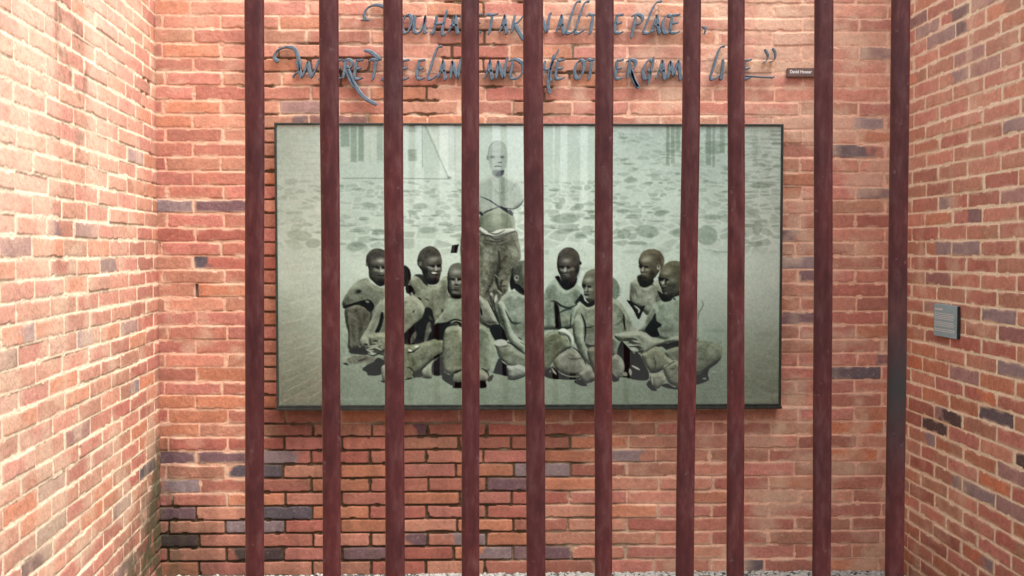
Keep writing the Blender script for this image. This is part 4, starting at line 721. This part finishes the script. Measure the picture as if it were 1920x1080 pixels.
l1 = [('Y', 722, 750), ('O', 752, 773), ('U', 775, 800), ('H', 812, 838), ('A', 840, 862), ('V', 864, 884), ('E', 886, 904), ('T', 912, 932), ('A', 936, 953), ('K', 958, 984), ('E', 990, 1008), ('N', 1011, 1031),
      ('A', 1042, 1060), ('L', 1060, 1082), ('L', 1076, 1098), ('T', 1102, 1120), ('H', 1122, 1146), ('E', 1151, 1170), ('P', 1185, 1206), ('L', 1204, 1232), ('A', 1219, 1240), ('C', 1241, 1258), ('E', 1255, 1276), ('S', 1280, 1304)]
lettering('wall_lettering', 'upper line of blue-grey metal lettering reading "You have taken all the places"', 61, 33, l1,
          {('add', 'Y', 722): [[(684, 36), (683, 26), (690, 14), (706, 9), (722, 14), (733, 28)]], 'marks': [('opening_swash', [[(676, 38), (684, 37), (692, 38)]], .010), ('comma', [[(1316, 50), (1323, 53), (1321, 64)]], .012)]})
l2 = [('W', 557, 598), ('H', 602, 624), ('E', 626, 642), ('R', 643, 662), ('E', 663, 682), ('T', 694, 714), ('H', 720, 744), ('E', 750, 768), ('E', 780, 798), ('L', 800, 822), ('A', 820, 838), ('N', 844, 864), ('D', 868, 892),
      ('A', 908, 926), ('N', 930, 950), ('D', 956, 982), ('T', 990, 1010), ('H', 1016, 1038), ('E', 1040, 1060), ('O', 1076, 1096), ('T', 1100, 1118), ('H', 1122, 1146), ('E', 1152, 1170), ('R', 1176, 1194), ('G', 1204, 1224), ('A', 1230, 1250), ('M', 1252, 1278), ('E', 1284, 1304),
      ('L', 1330, 1352), ('I', 1350, 1360), ('V', 1366, 1386), ('E', 1392, 1410)]
lettering('wall_lettering', 'lower line of blue-grey metal lettering reading "Where the eland and the other game live"', 147, 34, l2,
          {('add', 'W', 557): [[(522, 116), (515, 110), (516, 100), (524, 92), (540, 88), (553, 93), (560, 112), (562, 130), (552, 140), (549, 146)]],
           ('add', 'R', 643): [[(650, 122), (657, 142), (668, 164), (682, 182), (698, 192), (706, 196)]], ('add', 'R', 1176): [[(1184, 130), (1188, 150), (1198, 166)]],
           ('add', 'T', 694): [[(682, 95), (692, 96), (704, 104), (712, 112)]], ('add', 'H', 1016): [[(1048, 92), (1038, 112), (1030, 135), (1028, 160), (1031, 176)]],
           'marks': [('underline_flourish', [[(1396, 142), (1420, 144), (1440, 145), (1452, 145)], [(1447, 148), (1453, 142)]], .009), ('quotation_mark', [[(1434, 92), (1440, 104), (1437, 114), (1430, 118)]], .010), ('quotation_mark', [[(1449, 90), (1454, 100), (1452, 112), (1443, 117)]], .010)]})

# small name plate beside the quotation
a0 = px_wall(1477, 127); a1 = px_wall(1563, 144)
plate = empty('name_plate', (a0[0], 0, a1[1])); tag(plate, 'small brown name plate after the closing quotation marks, partly behind a bar', 'plate')
M_PLATE = simple('brown_anodised_metal', (.16, .105, .09), (.22, .15, .13), 50, .45, .4)
link('plate_body', box(0, a1[0] - a0[0], -.018, .0, 0, a0[1] - a1[1], .002), M_PLATE, plate)
M_WHITE = simple('white_paint', (.78, .77, .72), (.88, .87, .83), 50, .5)
def text(body, size, parent, loc, rot, name='wording', mat=None, ext=.0004, sx=1.0):
    cu = bpy.data.curves.new(name, 'FONT'); cu.body = body; cu.size = size; cu.extrude = ext; cu.offset = size * .022
    o = bpy.data.objects.new(name, cu); scene.collection.objects.link(o); o.location = loc; o.rotation_euler = rot; o.scale = (sx, 1, 1); o.parent = parent
    me = bpy.data.meshes.new_from_object(o); bpy.data.objects.remove(o); q = link(name, me, mat or M_WHITE, parent); q.location = loc; q.rotation_euler = rot; q.scale = (sx, 1, 1); return q
text('David Hoesar', .0190, plate, (.010, -.0186, (a0[1] - a1[1]) * .40), (R(90), 0, 0), sx=.86)

# grey information plaque on the right wall
q0 = rt(1757, 601); q1 = rt(1801, 603)
pz0, pz1 = (rt(1757, 628)[1] + rt(1800, 637)[1]) / 2, (rt(1757, 570)[1] + rt(1800, 573)[1]) / 2
pl = empty('wall_plaque', (XR, -q0[0], pz0)); tag(pl, 'small grey-blue information plaque with white text fixed to the right wall', 'plaque')
M_PLQ = simple('grey_blue_enamel', (.28, .43, .46), (.35, .50, .53), 30, .5, .0); L_ = q1[0] - q0[0]; Hh = pz1 - pz0
link('plaque_body', box(-.013, 0, -L_, 0, 0, Hh, .0015), M_PLQ, pl); link('plaque_edge', box(-.0125, -.0014, -L_ - .0012, -L_ + .001, .001, Hh - .001), M_FRAME, pl)
rl = random.Random(4); v, f = [], []
def dash(u0, u1, z, h):
    k = len(v); x = -.0136; v.extend([(x, -u0, z), (x, -u1, z), (x, -u1, z + h), (x, -u0, z + h)]); f.append((k, k + 1, k + 2, k + 3))
for x_ in range(5): dash(.012 + x_ * .0135, .012 + x_ * .0135 + .0105, Hh - .022, .006)
for ln in range(11):
    if ln in (4, 8): continue
    u = .012; z = Hh - .036 - ln * (Hh - .050) / 11
    while u < L_ - .030:
        w_ = rl.uniform(.006, .020); dash(u, min(u + w_, L_ - .012), z, .0028); u += w_ + .004
link('text_lines', mesh_from('text_lines', v, f), M_WHITE, pl)

# ------------------------------------------------------------------ the leaning steel bars
BY = -2.15
bars = empty('bar_screen', (0, BY, 0)); tag(bars, 'screen of ten upright dark red steel bars in front of the recess', 'bars')
BX = [(457, 497, 459, 497), (597, 636, 605, 641), (718, 756, 722, 760), (865, 899, 865, 899), (980, 1018, 987, 1023), (1115, 1151, 1114, 1148), (1280, 1316, 1265, 1302), (1363, 1398, 1361, 1397), (1525, 1565, 1521, 1560), (1669, 1710, 1656, 1697)]
TH = .020
def bar_mesh(c0, c1, z0, z1, w0, w1, seed):
    n = 40; rgx = random.Random(seed); v, f = [], []; NZ = 90
    for i in range(NZ + 1):
        t = i / NZ; z = z0 + (z1 - z0) * t; cx = c0 + (c1 - c0) * t; w = w0 + (w1 - w0) * t
        wob = .0004 * math.sin(z * 5 + seed) + .0003 * math.sin(z * 13 + seed * 2)
        for j in range(n):
            a = 2 * math.pi * j / n; ca, sa = math.cos(a), math.sin(a); e = 2 / 3.2
            v.append((cx + wob + w / 2 * math.copysign(abs(ca) ** e, ca), TH / 2 * math.copysign(abs(sa) ** (2 / 2.3), sa), z))
    for i in range(NZ):
        for j in range(n): f.append((i * n + j, i * n + (j + 1) % n, (i + 1) * n + (j + 1) % n, (i + 1) * n + j))
    f.append(tuple(range(n))[::-1]); f.append(tuple(NZ * n + j for j in range(n)))
    return mesh_from('bar', v, f, True)
ZB, ZT = .05, 2.44
for i, (a, b_, c_, d_) in enumerate(BX):
    pt = [at((a + b_) / 2, 0, (0, BY, 0), (0, 1, 0)), at((c_ + d_) / 2, 1080, (0, BY, 0), (0, 1, 0))]
    sc = lambda z: pt[1][0] + (pt[0][0] - pt[1][0]) * (z - pt[1][2]) / (pt[0][2] - pt[1][2])
    offx = abs(((a + b_) / 2 - 960) / FPX)
    w0 = max((d_ - c_) / FPX * 2.115 - offx * TH * .8, .034); w1 = max((b_ - a) / FPX * 2.09 - offx * TH * .8, .034)
    sl = (w1 - w0) / (pt[0][2] - pt[1][2]); wz = lambda z: min(max(w0 + sl * (z - pt[1][2]), .03), .05)
    link('bar', bar_mesh(sc(ZB), sc(ZT), ZB, ZT, wz(ZB), wz(ZT), i), {9: M_BAR_DARK}.get(i, M_BAR), bars)
link('base_rail', box(-1.05, 1.30, -.03, .03, 0, .056, .003), M_BAR, bars); link('top_rail', box(-1.05, 1.30, -.025, .025, ZT - .004, ZT + .05, .003), M_BAR, bars)

# ------------------------------------------------------------------ what stands behind the camera (seen mirrored in the glazing)
M_CONC = simple('weathered_render', (.07, .085, .08), (.12, .135, .12), 3, .9)
bl = empty('building', (0, -12, 0)); tag(bl, 'pale rendered building behind the viewer, mirrored in the picture glass', 'building')
link('wall', box(-9, -1.35, 0, .4, 0, 5.2), M_CONC, bl); link('wall', box(1.55, 9, 0, .4, 0, 5.2), M_CONC, bl); link('parapet', box(-1.35, 1.55, 0, .4, 0, 1.25), M_CONC, bl)
for x0, w_ in ((-1.02, .20), (-.22, .26), (.80, .18), (1.22, .18)): link('pillar', box(x0, x0 + w_, .06, .34, 1.25, 5.2), M_CONC, bl)
